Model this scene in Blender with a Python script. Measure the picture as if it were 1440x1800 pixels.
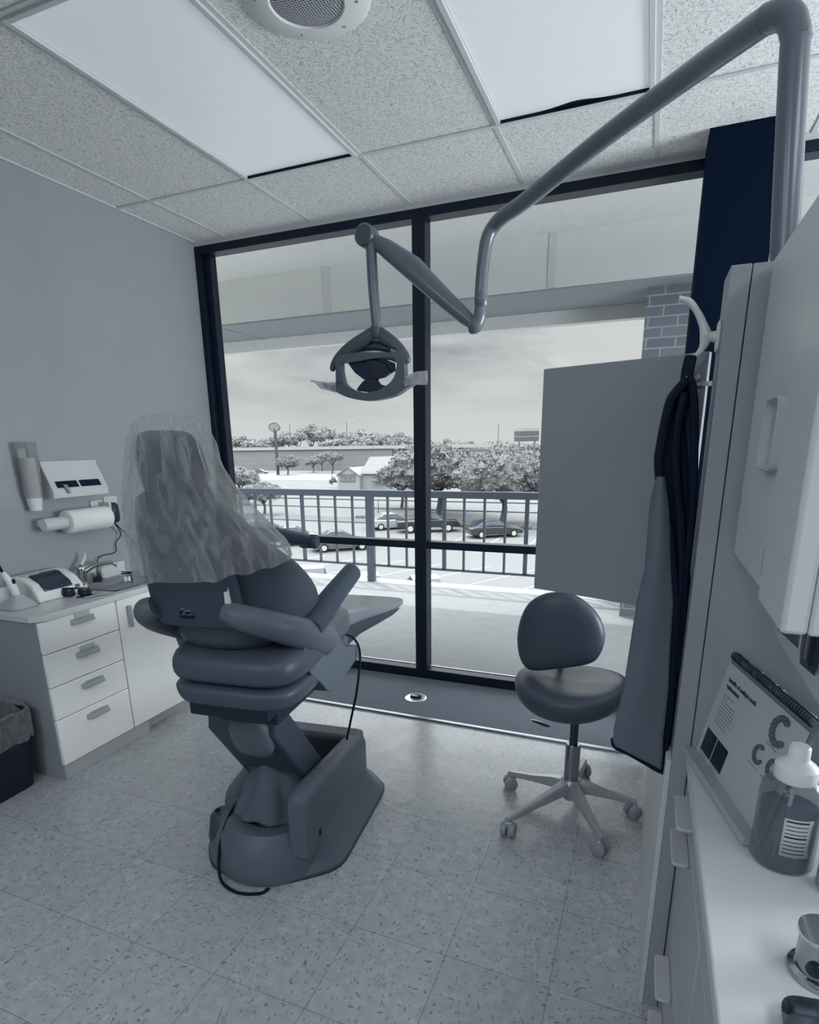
import bpy, bmesh, math, random
import numpy as np
from mathutils import Vector, Matrix, noise
random.seed(7)
S = bpy.context.scene
C = S.collection
PI = math.pi
for o in list(bpy.data.objects): bpy.data.objects.remove(o)

# ------------------------------------------------------------------ camera
H = 1.4774
F_, CX_, CY_ = 1031.1, 709.9, 1068.9
M = np.array([[0.92638182, 0.37629133, -0.01488496],
              [-0.08722684, 0.25285718, 0.96356356],
              [0.36634438 * -1, 0.89132939, -0.26706499]])
cd = bpy.data.cameras.new('camera'); cam = bpy.data.objects.new('camera', cd); C.objects.link(cam)
cd.sensor_fit = 'HORIZONTAL'; cd.sensor_width = 36; cd.lens = F_ / 1440 * 36
cd.shift_x = (720 - CX_) / 1440; cd.shift_y = (CY_ - 900) / 1440
cd.clip_start = 0.02; cd.clip_end = 2000
r_, u_, f_ = [Vector([float(c) for c in M[i]]) for i in range(3)]
mw = Matrix.Identity(4)
for i in range(3):
    mw[i][0] = r_[i]; mw[i][1] = u_[i]; mw[i][2] = -f_[i]
mw[2][3] = H
cam.matrix_world = mw
S.camera = cam

# ------------------------------------------------------------------ view, world, sun, lamps
S.view_settings.view_transform = 'Standard'; S.view_settings.look = 'None'
S.view_settings.exposure = 0.0; S.view_settings.gamma = 1.0
S.view_settings.use_curve_mapping = False

w = bpy.data.worlds.new('world'); S.world = w; w.use_nodes = True
nt = w.node_tree; nt.nodes.clear()
N = nt.nodes.new; L = nt.links.new
out = N('ShaderNodeOutputWorld'); bg = N('ShaderNodeBackground'); L(bg.outputs[0], out.inputs[0])
tc = N('ShaderNodeTexCoord'); sep = N('ShaderNodeSeparateXYZ'); L(tc.outputs['Generated'], sep.inputs[0])
mp = N('ShaderNodeMapping'); mp.inputs['Scale'].default_value = (2.2, 2.2, 9.0); mp.inputs['Location'].default_value = (0.3, 0.9, 0.2)
L(tc.outputs['Generated'], mp.inputs[0])
nz = N('ShaderNodeTexNoise'); nz.inputs['Scale'].default_value = 1.5; nz.inputs['Detail'].default_value = 7; nz.inputs['Roughness'].default_value = .52
L(mp.outputs[0], nz.inputs['Vector'])
cr = N('ShaderNodeValToRGB'); L(nz.outputs['Fac'], cr.inputs[0])
cr.color_ramp.elements[0].position = .36; cr.color_ramp.elements[0].color = (.36, .39, .42, 1)
cr.color_ramp.elements[1].position = .60; cr.color_ramp.elements[1].color = (.66, .68, .67, 1)
hz = N('ShaderNodeMapRange'); L(sep.outputs[2], hz.inputs[0])
hz.inputs[1].default_value = 0.0; hz.inputs[2].default_value = .14
mx = N('ShaderNodeMix'); mx.data_type = 'RGBA'; L(hz.outputs[0], mx.inputs[0])
mx.inputs[6].default_value = (.70, .715, .70, 1); L(cr.outputs[0], mx.inputs[7])
up = N('ShaderNodeMapRange'); L(sep.outputs[2], up.inputs[0])
up.inputs[1].default_value = .175; up.inputs[2].default_value = .42; up.inputs[3].default_value = 1.0; up.inputs[4].default_value = 8.0
L(mx.outputs[2], bg.inputs[0]); L(up.outputs[0], bg.inputs[1])

def lamp(kind, name, loc, rot, energy, color=(1, 1, 1), **k):
    d = bpy.data.lights.new(name, kind); d.energy = energy; d.color = color
    for a, b in k.items(): setattr(d, a, b)
    o = bpy.data.objects.new(name, d); C.objects.link(o); o.location = loc; o.rotation_euler = rot
    return o
sd = Vector((.5, -.42, -1.15))      # direction the sunlight travels: high, from the front left
sun = lamp('SUN', 'sun', (0, 20, 20), (0, 0, 0), 1.9, (1, .98, .95), angle=.02)
sun.rotation_euler = sd.to_track_quat('-Z', 'Y').to_euler()
LC = (.86, .93, 1.0)
# panel-shaped fill lamps added out of view at ceiling height to brighten the room
lamp('AREA', 'ceiling_fill_lamp', (-1.6, -1.2, 2.70), (0, 0, 0), 16, LC, shape='RECTANGLE', size=.58, size_y=1.18)
lamp('AREA', 'ceiling_fill_lamp', (-.4, -1.2, 2.70), (0, 0, 0), 16, LC, shape='RECTANGLE', size=.58, size_y=1.18)
lamp('AREA', 'ceiling_fill_lamp', (1.3, .1, 2.70), (0, 0, 0), 18, LC, shape='RECTANGLE', size=.58, size_y=1.18)
lamp('AREA', 'ceiling_fill_lamp', (-1.6, -3.2, 2.70), (0, 0, 0), 50, LC, shape='RECTANGLE', size=.58, size_y=1.18)

# unseen fill lamp added at the right-hand wall to light the left side
lamp('AREA', 'side_fill_lamp', (3.15, 2.45, 1.65), (0, math.radians(98), 0), 200, (.90, .95, 1.0), shape='RECTANGLE', size=1.8, size_y=1.6)

# ------------------------------------------------------------------ helpers
def ray(px, py): return np.array([(px - CX_) / F_, -(py - CY_) / F_, 1.]) @ M
CAM = np.array([0, 0, H])
def PZ(px, py, z=0): d = ray(px, py); return Vector((CAM + d * (z - H) / d[2]).tolist())
def PY(px, py, Y): d = ray(px, py); return Vector((CAM + d * Y / d[1]).tolist())
def PX(px, py, X): d = ray(px, py); return Vector((CAM + d * X / d[0]).tolist())

def lin(c): c /= 255.; return c / 12.92 if c <= .04045 else ((c + .055) / 1.055) ** 2.4
TB = [(0, (7, 22, 42)), (50, (45, 57, 73)), (75, (69, 79, 92)), (125, (122, 129, 138)), (160, (157, 161, 166)), (205, (203, 206, 206)), (255, (252, 252, 248))]
def tone(g):
    for (a, ca), (b, cb) in zip(TB, TB[1:]):
        if g <= b:
            t = (g - a) / (b - a); return tuple(lin(x + (y - x) * t) for x, y in zip(ca, cb))
    return tuple(lin(x) for x in TB[-1][1])
_m = {}
def mat(name, g, rough=.5, metal=0., spec=.5, noise_s=0, noise_a=.15, bump=0, bscale=200, trans=0, ior=1.45, alpha=1, emis=0, sheen=0, coat=0, neutral=0):
    if name in _m: return _m[name]
    m = bpy.data.materials.new(name); m.use_nodes = True; _m[name] = m
    t = m.node_tree; b = t.nodes['Principled BSDF']
    c = tone(g)
    if neutral: l_ = .3 * c[0] + .6 * c[1] + .1 * c[2]; c = (l_ * .965, l_ * 1.0, l_ * 1.03)
    b.inputs['Base Color'].default_value = (*c, 1); b.inputs['Roughness'].default_value = rough
    b.inputs['Metallic'].default_value = metal; b.inputs['Specular IOR Level'].default_value = spec
    b.inputs['Transmission Weight'].default_value = trans; b.inputs['IOR'].default_value = ior; b.inputs['Alpha'].default_value = alpha
    b.inputs['Coat Weight'].default_value = coat; b.inputs['Coat Roughness'].default_value = .15
    if emis: b.inputs['Emission Color'].default_value = (*c, 1); b.inputs['Emission Strength'].default_value = emis
    tcn = t.nodes.new('ShaderNodeTexCoord')
    n = t.nodes.new('ShaderNodeTexNoise'); n.inputs['Scale'].default_value = noise_s or 6; n.inputs['Detail'].default_value = 5
    t.links.new(tcn.outputs['Object'], n.inputs['Vector'])
    mxn = t.nodes.new('ShaderNodeMix'); mxn.data_type = 'RGBA'; t.links.new(n.outputs['Fac'], mxn.inputs[0])
    a = noise_a if noise_s else .04
    mxn.inputs[6].default_value = (*[x * (1 - a) for x in c], 1); mxn.inputs[7].default_value = (*[min(1, x * (1 + a)) for x in c], 1)
    t.links.new(mxn.outputs[2], b.inputs['Base Color'])
    if bump:
        n2 = t.nodes.new('ShaderNodeTexNoise'); n2.inputs['Scale'].default_value = bscale; n2.inputs['Detail'].default_value = 3
        t.links.new(tcn.outputs['Object'], n2.inputs['Vector'])
        bp = t.nodes.new('ShaderNodeBump'); bp.inputs['Strength'].default_value = bump; bp.inputs['Distance'].default_value = .002
        t.links.new(n2.outputs['Fac'], bp.inputs['Height']); t.links.new(bp.outputs[0], b.inputs['Normal'])
    return m

def finish(name, bm, m, parent=None, smooth=True, bev=0, sub=0, seg=2, solid=0, normals=True):
    if normals: bmesh.ops.recalc_face_normals(bm, faces=bm.faces[:])
    me = bpy.data.meshes.new(name); bm.to_mesh(me); bm.free()
    ms = m if isinstance(m, (list, tuple)) else [m]
    for q in ms: me.materials.append(q)
    o = bpy.data.objects.new(name, me); C.objects.link(o)
    if parent is not None: o.parent = parent
    if solid:
        d = o.modifiers.new('solid', 'SOLIDIFY'); d.thickness = solid; d.offset = 0
    if bev:
        d = o.modifiers.new('bevel', 'BEVEL'); d.width = bev; d.segments = seg; d.limit_method = 'ANGLE'; d.angle_limit = .6
    if sub:
        d = o.modifiers.new('sub', 'SUBSURF'); d.levels = sub; d.render_levels = sub
    if smooth:
        me.shade_smooth()
        if not sub:
            try: me.set_sharp_from_angle(angle=.7)
            except Exception: pass
    return o
def tag(o, label=None, cat=None, group=None, kind=None):
    if label: o['label'] = label
    if cat: o['category'] = cat
    if group: o['group'] = group
    if kind: o['kind'] = kind
    return o
def thing(name, label, cat, loc=(0, 0, 0), rz=0, group=None):
    o = bpy.data.objects.new(name, None); C.objects.link(o); o.empty_display_size = .05
    o.location = loc; o.rotation_euler = (0, 0, rz)
    return tag(o, label, cat, group)
NB = bmesh.new
def box(bm, x0, x1, y0, y1, z0, z1, mi=0, mtx=None):
    v = [bm.verts.new((x, y, z)) for x in (x0, x1) for y in (y0, y1) for z in (z0, z1)]
    if mtx is not None:
        for q in v: q.co = mtx @ q.co
    for f in ((0, 1, 3, 2), (4, 6, 7, 5), (0, 4, 5, 1), (2, 3, 7, 6), (0, 2, 6, 4), (1, 5, 7, 3)):
        fc = bm.faces.new([v[i] for i in f]); fc.material_index = mi
    return v
def loft(bm, rings, cap0=True, cap1=True, close=True, mi=0):
    vs = [[bm.verts.new(p) for p in r] for r in rings]
    n = len(vs[0])
    for a, b in zip(vs, vs[1:]):
        for i in range(n if close else n - 1):
            j = (i + 1) % n
            f = bm.faces.new((a[i], a[j], b[j], b[i])); f.material_index = mi
    if close and cap0: bm.faces.new(vs[0][::-1]).material_index = mi
    if close and cap1: bm.faces.new(vs[-1]).material_index = mi
    return vs
def prism(bm, pts, off, mi=0):
    off = Vector(off); a = [Vector(p) for p in pts]
    loft(bm, [a, [p + off for p in a]], mi=mi)
def crom(pts, n=6):
    P = [Vector(p) for p in pts]
    if len(P) < 3: return P
    Q = [P[0] * 2 - P[1]] + P + [P[-1] * 2 - P[-2]]; o = []
    for i in range(1, len(Q) - 2):
        a, b, c, d = Q[i - 1:i + 3]
        for k in range(n):
            t = k / n
            o.append(.5 * ((2 * b) + (c - a) * t + (2 * a - 5 * b + 4 * c - d) * t * t + (3 * b - a - 3 * c + d) * t ** 3))
    o.append(P[-1]); return o
def tube(bm, path, r, seg=12, smooth=0, cap=True, mi=0, sx=1.):
    P = crom(path, smooth) if smooth else [Vector(p) for p in path]
    n = len(P); R = r if isinstance(r, (list, tuple)) else [r]
    def rad(i):
        t = i / (n - 1) * (len(R) - 1); k = min(int(t), len(R) - 2) if len(R) > 1 else 0
        return R[0] if len(R) == 1 else R[k] + (R[k + 1] - R[k]) * (t - k)
    T = [(P[min(i + 1, n - 1)] - P[max(i - 1, 0)]).normalized() for i in range(n)]
    u = T[0].orthogonal().normalized(); rings = []
    for i in range(n):
        u = (u - T[i] * u.dot(T[i])).normalized(); v = T[i].cross(u); q = rad(i)
        rings.append([P[i] + (u * math.cos(2 * PI * k / seg) * sx + v * math.sin(2 * PI * k / seg)) * q for k in range(seg)])
    loft(bm, rings, cap, cap, mi=mi)
def lathe(bm, prof, c=(0, 0, 0), seg=32, axis='Z', mi=0, cap=True):
    c = Vector(c); rings = []
    for r, h in prof:
        r = max(r, 1e-4); ring = []
        for k in range(seg):
            a = 2 * PI * k / seg; x, y = r * math.cos(a), r * math.sin(a)
            p = {'Z': (x, y, h), 'X': (h, x, y), 'Y': (x, h, y)}[axis]; ring.append(c + Vector(p))
        rings.append(ring)
    loft(bm, rings, cap, cap, mi=mi)
def srect(w, d, n=28, e=4., cx=0, cy=0):
    o = []
    for k in range(n):
        a = 2 * PI * k / n; c, s = math.cos(a), math.sin(a)
        o.append((cx + w * math.copysign(abs(c) ** (2 / e), c), cy + d * math.copysign(abs(s) ** (2 / e), s)))
    return o
def pill(bm, w, d, h, e=3.5, n=36, mtx=None, rows=9, fn=None, mi=0):
    """rounded cushion: half sizes w, d, h"""
    rings = []
    for i in range(rows):
        t = -PI / 2 + PI * i / (rows - 1); c, s = math.cos(t), math.sin(t)
        k = max(.05, abs(c) ** (2 / e)); z = h * math.copysign(abs(s) ** (2 / e), s)
        ring = [Vector((x, y, z)) for x, y in srect(w * k, d * k, n, e)]
        if fn: ring = [fn(p) for p in ring]
        if mtx is not None: ring = [mtx @ p for p in ring]
        rings.append(ring)
    loft(bm, rings, mi=mi)
def rbox(name, sx, sy, sz, loc, m, parent=None, bev=.005, rot=None, seg=3, label=None):
    bm = NB(); mt = Matrix.Translation(loc)
    if rot is not None: mt = mt @ rot
    box(bm, -sx / 2, sx / 2, -sy / 2, sy / 2, -sz / 2, sz / 2, mtx=mt)
    o = finish(name, bm, m, parent, bev=bev, seg=seg)
    if label: o['label'] = label
    return o
def wbox(name, x0, x1, y0, y1, z0, z1, m, parent=None, bev=0., seg=2):
    bm = NB(); box(bm, x0, x1, y0, y1, z0, z1); return finish(name, bm, m, parent, bev=bev, seg=seg, smooth=bev > 0)
def struct(o): o['kind'] = 'structure'; return o
def R3(ax, ay, az): return Matrix.Rotation(az, 4, 'Z') @ Matrix.Rotation(ay, 4, 'Y') @ Matrix.Rotation(ax, 4, 'X')
RX = lambda a: Matrix.Rotation(a, 4, 'X')
RZ = lambda a: Matrix.Rotation(a, 4, 'Z')

# ------------------------------------------------------------------ room
XL, W, ZC = -2.775, 3.40, 2.726
# floor material: vinyl composition tile 12 in, seams and dark chips
def floor_mat():
    m = bpy.data.materials.new('vinyl_tile'); m.use_nodes = True; t = m.node_tree; b = t.nodes['Principled BSDF']; n = t.nodes.new; l = t.links.new
    geo = n('ShaderNodeNewGeometry')
    mpn = n('ShaderNodeMapping'); mpn.inputs['Location'].default_value = (.7435, -2.5722, 0); l(geo.outputs['Position'], mpn.inputs[0])
    br = n('ShaderNodeTexBrick'); br.offset = 0; br.squash = 1
    br.inputs['Scale'].default_value = 1; br.inputs['Brick Width'].default_value = .3048; br.inputs['Row Height'].default_value = .3048
    br.inputs['Mortar Size'].default_value = .0011; br.inputs['Mortar Smooth'].default_value = .3
    br.inputs['Color1'].default_value = (*tone(172), 1); br.inputs['Color2'].default_value = (*tone(178), 1); br.inputs['Mortar'].default_value = (*tone(118), 1)
    l(mpn.outputs[0], br.inputs[0])
    n1 = n('ShaderNodeTexNoise'); n1.inputs['Scale'].default_value = 28; n1.inputs['Detail'].default_value = 8; n1.inputs['Roughness'].default_value = .7; l(geo.outputs['Position'], n1.inputs[0])
    r1 = n('ShaderNodeValToRGB'); r1.color_ramp.elements[0].position = .3; r1.color_ramp.elements[0].color = (.80, .80, .80, 1); r1.color_ramp.elements[1].position = .7; r1.color_ramp.elements[1].color = (1.1, 1.1, 1.1, 1)
    l(n1.outputs['Fac'], r1.inputs[0])
    mm = n('ShaderNodeMix'); mm.data_type = 'RGBA'; mm.blend_type = 'MULTIPLY'; mm.inputs[0].default_value = 1; l(br.outputs[0], mm.inputs[6]); l(r1.outputs[0], mm.inputs[7])
    # chips: stretched thresholded voronoi cells masked by noise
    wv = n('ShaderNodeTexNoise'); wv.inputs['Scale'].default_value = 3; l(geo.outputs['Position'], wv.inputs[0])
    ad = n('ShaderNodeVectorMath'); ad.operation = 'MULTIPLY_ADD'; l(wv.outputs['Color'], ad.inputs[0]); ad.inputs[1].default_value = (.25, .25, 0); l(geo.outputs['Position'], ad.inputs[2])
    prev = mm.outputs[2]
    for sc, st, thr, colr, loc in ((13, (1, 2.6, 1), .085, 80, 0), (17, (2.4, 1, 1), .10, 95, 3.3), (34, (1.5, 1, 1), .16, 120, 7.7), (24, (1, 1.8, 1), .14, 205, 5.1)):
        mq = n('ShaderNodeMapping'); mq.inputs['Scale'].default_value = st; mq.inputs['Location'].default_value = (loc, loc, 0); mq.inputs['Rotation'].default_value = (0, 0, loc); l(ad.outputs[0], mq.inputs[0])
        vo = n('ShaderNodeTexVoronoi'); vo.inputs['Scale'].default_value = sc; vo.voronoi_dimensions = '2D'; l(mq.outputs[0], vo.inputs[0])
        lt = n('ShaderNodeMath'); lt.operation = 'LESS_THAN'; lt.inputs[1].default_value = thr; l(vo.outputs['Distance'], lt.inputs[0])
        sp = n('ShaderNodeSeparateColor'); l(vo.outputs['Color'], sp.inputs[0])
        g2 = n('ShaderNodeMath'); g2.operation = 'GREATER_THAN'; g2.inputs[1].default_value = .55; l(sp.outputs[0], g2.inputs[0])
        ml = n('ShaderNodeMath'); ml.operation = 'MULTIPLY'; l(lt.outputs[0], ml.inputs[0]); l(g2.outputs[0], ml.inputs[1])
        m2 = n('ShaderNodeMath'); m2.operation = 'MULTIPLY'; m2.inputs[1].default_value = .6 if colr < 200 else .22; l(ml.outputs[0], m2.inputs[0])
        mi = n('ShaderNodeMix'); mi.data_type = 'RGBA'; l(m2.outputs[0], mi.inputs[0]); l(prev, mi.inputs[6]); mi.inputs[7].default_value = (*tone(colr), 1); prev = mi.outputs[2]
    l(prev, b.inputs['Base Color'])
    n3 = n('ShaderNodeTexNoise'); n3.inputs['Scale'].default_value = 7; n3.inputs['Detail'].default_value = 5; l(geo.outputs['Position'], n3.inputs[0])
    mr = n('ShaderNodeMapRange'); mr.inputs[3].default_value = .16; mr.inputs[4].default_value = .36; l(n3.outputs['Fac'], mr.inputs[0]); l(mr.outputs[0], b.inputs['Roughness'])
    n4 = n('ShaderNodeTexNoise'); n4.inputs['Scale'].default_value = 9; l(geo.outputs['Position'], n4.inputs[0])
    bp = n('ShaderNodeBump'); bp.inputs['Strength'].default_value = .25; bp.inputs['Distance'].default_value = .004; l(n4.outputs['Fac'], bp.inputs['Height']); l(bp.outputs[0], b.inputs['Normal'])
    b.inputs['Specular IOR Level'].default_value = .45
    return m
def ceil_mat():
    m = bpy.data.materials.new('fissured_ceiling_tile'); m.use_nodes = True; t = m.node_tree; b = t.nodes['Principled BSDF']; n = t.nodes.new; l = t.links.new
    geo = n('ShaderNodeNewGeometry')
    vo = n('ShaderNodeTexVoronoi'); vo.inputs['Scale'].default_value = 62; vo.voronoi_dimensions = '2D'
    wv = n('ShaderNodeTexNoise'); wv.inputs['Scale'].default_value = 16; wv.inputs['Detail'].default_value = 3; l(geo.outputs['Position'], wv.inputs[0])
    ad = n('ShaderNodeVectorMath'); ad.operation = 'MULTIPLY_ADD'; l(wv.outputs['Color'], ad.inputs[0]); ad.inputs[1].default_value = (.12, .12, 0); l(geo.outputs['Position'], ad.inputs[2])
    l(ad.outputs[0], vo.inputs[0])
    rp = n('ShaderNodeValToRGB'); rp.color_ramp.elements[0].position = .12; rp.color_ramp.elements[0].color = (*tone(200), 1)
    rp.color_ramp.elements[1].position = .30; rp.color_ramp.elements[1].color = (*tone(240), 1); l(vo.outputs['Distance'], rp.inputs[0])
    n2 = n('ShaderNodeTexNoise'); n2.inputs['Scale'].default_value = 140; n2.inputs['Detail'].default_value = 4; l(geo.outputs['Position'], n2.inputs[0])
    r2 = n('ShaderNodeValToRGB'); r2.color_ramp.elements[0].position = .38; r2.color_ramp.elements[0].color = (.8, .8, .82, 1); r2.color_ramp.elements[1].position = .55; r2.color_ramp.elements[1].color = (1, 1, 1, 1)
    l(n2.outputs['Fac'], r2.inputs[0])
    mm = n('ShaderNodeMix'); mm.data_type = 'RGBA'; mm.blend_type = 'MULTIPLY'; mm.inputs[0].default_value = 1; l(rp.outputs[0], mm.inputs[6]); l(r2.outputs[0], mm.inputs[7])
    l(mm.outputs[2], b.inputs['Base Color']); b.inputs['Roughness'].default_value = .9; b.inputs['Specular IOR Level'].default_value = .1
    bp = n('ShaderNodeBump'); bp.inputs['Strength'].default_value = .6; bp.inputs['Distance'].default_value = .003; l(rp.outputs[0], bp.inputs['Height']); l(bp.outputs[0], b.inputs['Normal'])
    return m
FLOOR, CEIL = floor_mat(), ceil_mat()
WALL = mat('painted_wall', 157, .85, spec=.15, bump=.25, bscale=320)
BLACK = mat('dark_bronze_frame', 8, .42, spec=.35)
BLACK2 = mat('matte_black', 3, .6, spec=.2)
WHITE = mat('white_laminate', 248, .42, spec=.35)
WHITE2 = mat('white_plastic', 200, .35, spec=.45)
METAL = mat('brushed_metal', 170, .3, 1)
CHROME = mat('chrome', 200, .07, 1)
GREYP = mat('grey_plastic', 138, .4, spec=.4)

struct(wbox('floor', XL - .12, 3.2, -5.2, 2.806, -.12, 0, FLOOR))
CARPET = mat('dark_carpet', 118, .95, spec=.05, noise_s=160, noise_a=.4, bump=.8, bscale=500)
struct(wbox('floor', XL - .12, 3.2, 2.806, W, -.12, .004, CARPET))
st = wbox('trim_1', XL, 3.2, 2.795, 2.822, 0, .011, mat('threshold_strip', 150, .3, .8), bev=.004); struct(st)
struct(wbox('ceiling', XL - .12, 3.2, -5.2, W - .03, ZC, ZC + .1, CEIL))
struct(wbox('wall_left', XL - .12, XL, -5.2, W + .05, 0, ZC, WALL))
struct(wbox('wall_right', 3.2, 3.32, -5.2, W + .05, 0, ZC, WALL))
struct(wbox('wall_back', XL - .12, 3.32, -5.32, -5.2, 0, ZC, WALL))
# grid tees
TEE = mat('ceiling_tee', 205, .5)
XT = [-2.53, -1.92, -1.31, -.70, -.09, .52, 1.13, 1.74, 2.35, 2.96]
YB = [2.76 - 1.2192 * k for k in range(7)]
bm = NB()
for x in XT: box(bm, x - .010, x + .010, -5.2, W - .03, ZC - .004, ZC + .002)
for y in YB: box(bm, XL, 3.2, y - .010, y + .010, ZC - .005, ZC + .002)
box(bm, XL, XL + .02, -5.2, W, ZC - .006, ZC + .002); box(bm, XL, 3.2, W - .045, W - .03, ZC - .01, ZC)
struct(finish('trim_2', bm, TEE, smooth=False))

# ceiling light fixtures (unlit prismatic panels in view, with a faint glow added to the lens)
def prism_mat():
    m = bpy.data.materials.new('prismatic_lens'); m.use_nodes = True; t = m.node_tree; b = t.nodes['Principled BSDF']; n = t.nodes.new; l = t.links.new
    b.inputs['Base Color'].default_value = (*tone(215), 1); b.inputs['Roughness'].default_value = .35
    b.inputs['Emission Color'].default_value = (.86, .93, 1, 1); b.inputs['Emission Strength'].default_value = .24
    geo = n('ShaderNodeNewGeometry'); mpn = n('ShaderNodeMapping'); mpn.inputs['Rotation'].default_value = (0, 0, PI / 4); l(geo.outputs['Position'], mpn.inputs[0])
    ch = n('ShaderNodeTexVoronoi'); ch.voronoi_dimensions = '2D'; ch.inputs['Randomness'].default_value = 0; ch.inputs['Scale'].default_value = 190; l(mpn.outputs[0], ch.inputs[0])
    bp = n('ShaderNodeBump'); bp.inputs['Strength'].default_value = .5; bp.inputs['Distance'].default_value = .001; l(ch.outputs['Distance'], bp.inputs['Height']); l(bp.outputs[0], b.inputs['Normal'])
    rr = n('ShaderNodeValToRGB'); rr.color_ramp.elements[0].position = .0; rr.color_ramp.elements[0].color = (*tone(188), 1); rr.color_ramp.elements[1].position = .6; rr.color_ramp.elements[1].color = (*tone(224), 1)
    l(ch.outputs['Distance'], rr.inputs[0]); l(rr.outputs[0], b.inputs['Base Color'])
    return m
LENS = prism_mat()
def troffer(xc, yc, label, sag=False, lens=LENS):
    t = thing('ceiling_light', label, 'ceiling light', (xc, yc, ZC), group='recessed ceiling light panels')
    hx, hy = .296, .60
    bm = NB()
    for a in ((-hx, -hx + .02, -hy, hy), (hx - .02, hx, -hy, hy), (-hx + .02, hx - .02, -hy, -hy + .02), (-hx + .02, hx - .02, hy - .02, hy)):
        box(bm, *a, -.012, -.001)
    finish('frame', bm, TEE, t, bev=.002)
    bm = NB(); nx, ny = 24, 24; g = []
    for j in range(ny + 1):
        row = []
        for i in range(nx + 1):
            x = -hx + .021 + (2 * hx - .042) * i / nx; y = -hy + .021 + (2 * hy - .042 - (.0)) * j / ny
            z = -.002
            if sag and j > ny - 4:
                k = math.exp(-((x - .02) / .09) ** 2) * (j - ny + 4) / 4; z += .0; y -= .02 * k
            row.append(bm.verts.new((x, y, z)))
        g.append(row)
    for j in range(ny):
        for i in range(nx): bm.faces.new((g[j][i], g[j][i + 1], g[j + 1][i + 1], g[j + 1][i]))
    finish('diffuser', bm, lens, t)
    wbox('seam_gasket', -hx + .019, hx - .019, hy - .0225, hy - .0195, -.0135, -.001, BLACK2, t)
    if sag:
        bm = NB(); pts = [(-.16 + .36 * k / 20, hy - .022 - .024 * math.exp(-((-.16 + .36 * k / 20 - .02) / .08) ** 2)) for k in range(21)]
        vs = [bm.verts.new((x, y, -.003)) for x, y in pts] + [bm.verts.new((.20, hy - .02, -.003)), bm.verts.new((-.16, hy - .02, -.003))]
        bm.faces.new(vs); finish('open_gap', bm, BLACK2, t)['label'] = 'dark gap where the diffuser has slipped'
    return t
troffer(-1.615, 2.15, 'long recessed ceiling light panel nearer the left wall')
troffer(-.395, 2.15, 'recessed ceiling light panel whose diffuser edge has slipped, beside the lamp arm', sag=True)
# speaker
t = thing('ceiling_speaker', 'round white speaker with a dark mesh grille set in the ceiling', 'speaker', (-1.03, 1.84, ZC))
bm = NB(); lathe(bm, [(.105, -.012), (.11, -.018), (.175, -.012), (.186, -.004), (.186, -.0005), (.10, -.0005)], cap=False, seg=64); finish('trim_ring', bm, mat('speaker_ring', 225, .45), t)
def grille_mat():
    m = bpy.data.materials.new('speaker_grille'); m.use_nodes = True; tt = m.node_tree; b = tt.nodes['Principled BSDF']; n = tt.nodes.new; l = tt.links.new
    tcn = n('ShaderNodeTexCoord'); v = n('ShaderNodeTexVoronoi'); v.voronoi_dimensions = '2D'; v.inputs['Randomness'].default_value = .12; v.inputs['Scale'].default_value = 120; l(tcn.outputs['Object'], v.inputs[0])
    r = n('ShaderNodeValToRGB'); r.color_ramp.elements[0].position = .34; r.color_ramp.elements[0].color = (*tone(25), 1); r.color_ramp.elements[1].position = .42; r.color_ramp.elements[1].color = (*tone(190), 1)
    l(v.outputs['Distance'], r.inputs[0]); l(r.outputs[0], b.inputs['Base Color']); b.inputs['Roughness'].default_value = .5
    return m
bm = NB(); lathe(bm, [(0, -.020), (.06, -.019), (.106, -.013), (.106, -.009)], cap=False, seg=48); finish('grille', bm, grille_mat(), t)
for a in (-1.9, -1.1, -2.7, .4, 1.2, 2.2):
    bm = NB(); lathe(bm, [(0, -.018), (.004, -.0175), (.005, -.014)], (.145 * math.cos(a), .145 * math.sin(a), 0), 10)
    finish('screw', bm, METAL, t)

# ------------------------------------------------------------------ window wall
GL = bpy.data.materials.new('window_glass'); GL.use_nodes = True
tt = GL.node_tree; tt.nodes.clear(); o_ = tt.nodes.new('ShaderNodeOutputMaterial'); tr = tt.nodes.new('ShaderNodeBsdfTransparent'); gl = tt.nodes.new('ShaderNodeBsdfGlossy'); ms = tt.nodes.new('ShaderNodeMixShader')
tr.inputs[0].default_value = (.96, .965, .965, 1); gl.inputs['Roughness'].default_value = .02; ms.inputs[0].default_value = .0015
tt.links.new(tr.outputs[0], ms.inputs[1]); tt.links.new(gl.outputs[0], ms.inputs[2]); tt.links.new(ms.outputs[0], o_.inputs[0])
def window(i, x0, x1, z0, z1):
    bm = NB(); d0, d1 = W - .035, W + .06
    t = .05
    box(bm, x0, x0 + .038, d0, d1, z0, z1); box(bm, x1 - .038, x1, d0, d1, z0, z1)
    box(bm, x0 + .038, x1 - .038, d0, d1, z1 - .045, z1); box(bm, x0 + .038, x1 - .038, d0, d1, z0, z0 + .06)
    box(bm, x0 + .038, x1 - .038, d0 + .01, d1 - .01, .86, .905)
    if i == 1: box(bm, x0 + .038, x0 + .09, W + .0, d1, z0 + .06, z1 - .045)
    wn = finish('window_%d' % i, bm, BLACK, bev=.003); struct(wn)
    g = wbox('glass', x0 + .04, x1 - .04, W + .02, W + .026, z0 + .06, z1 - .05, GL, wn)
    s = wbox('bottom_bead', x0 + .05, x1 - .05, W - .012, W - .002, .082, .090, METAL, wn)
    return wn
window(1, XL + .0, -1.266, .004, 2.70); window(2, -1.266, .31, .004, 2.70); window(3, .31, 1.8, .004, 2.70); window(4, 1.8, 3.2, .004, 2.70)
bm = NB(); box(bm, XL, 3.2, W - .036, W + .06, 2.70, ZC + .1); struct(finish('trim_3', bm, TEE, smooth=False))
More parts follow.
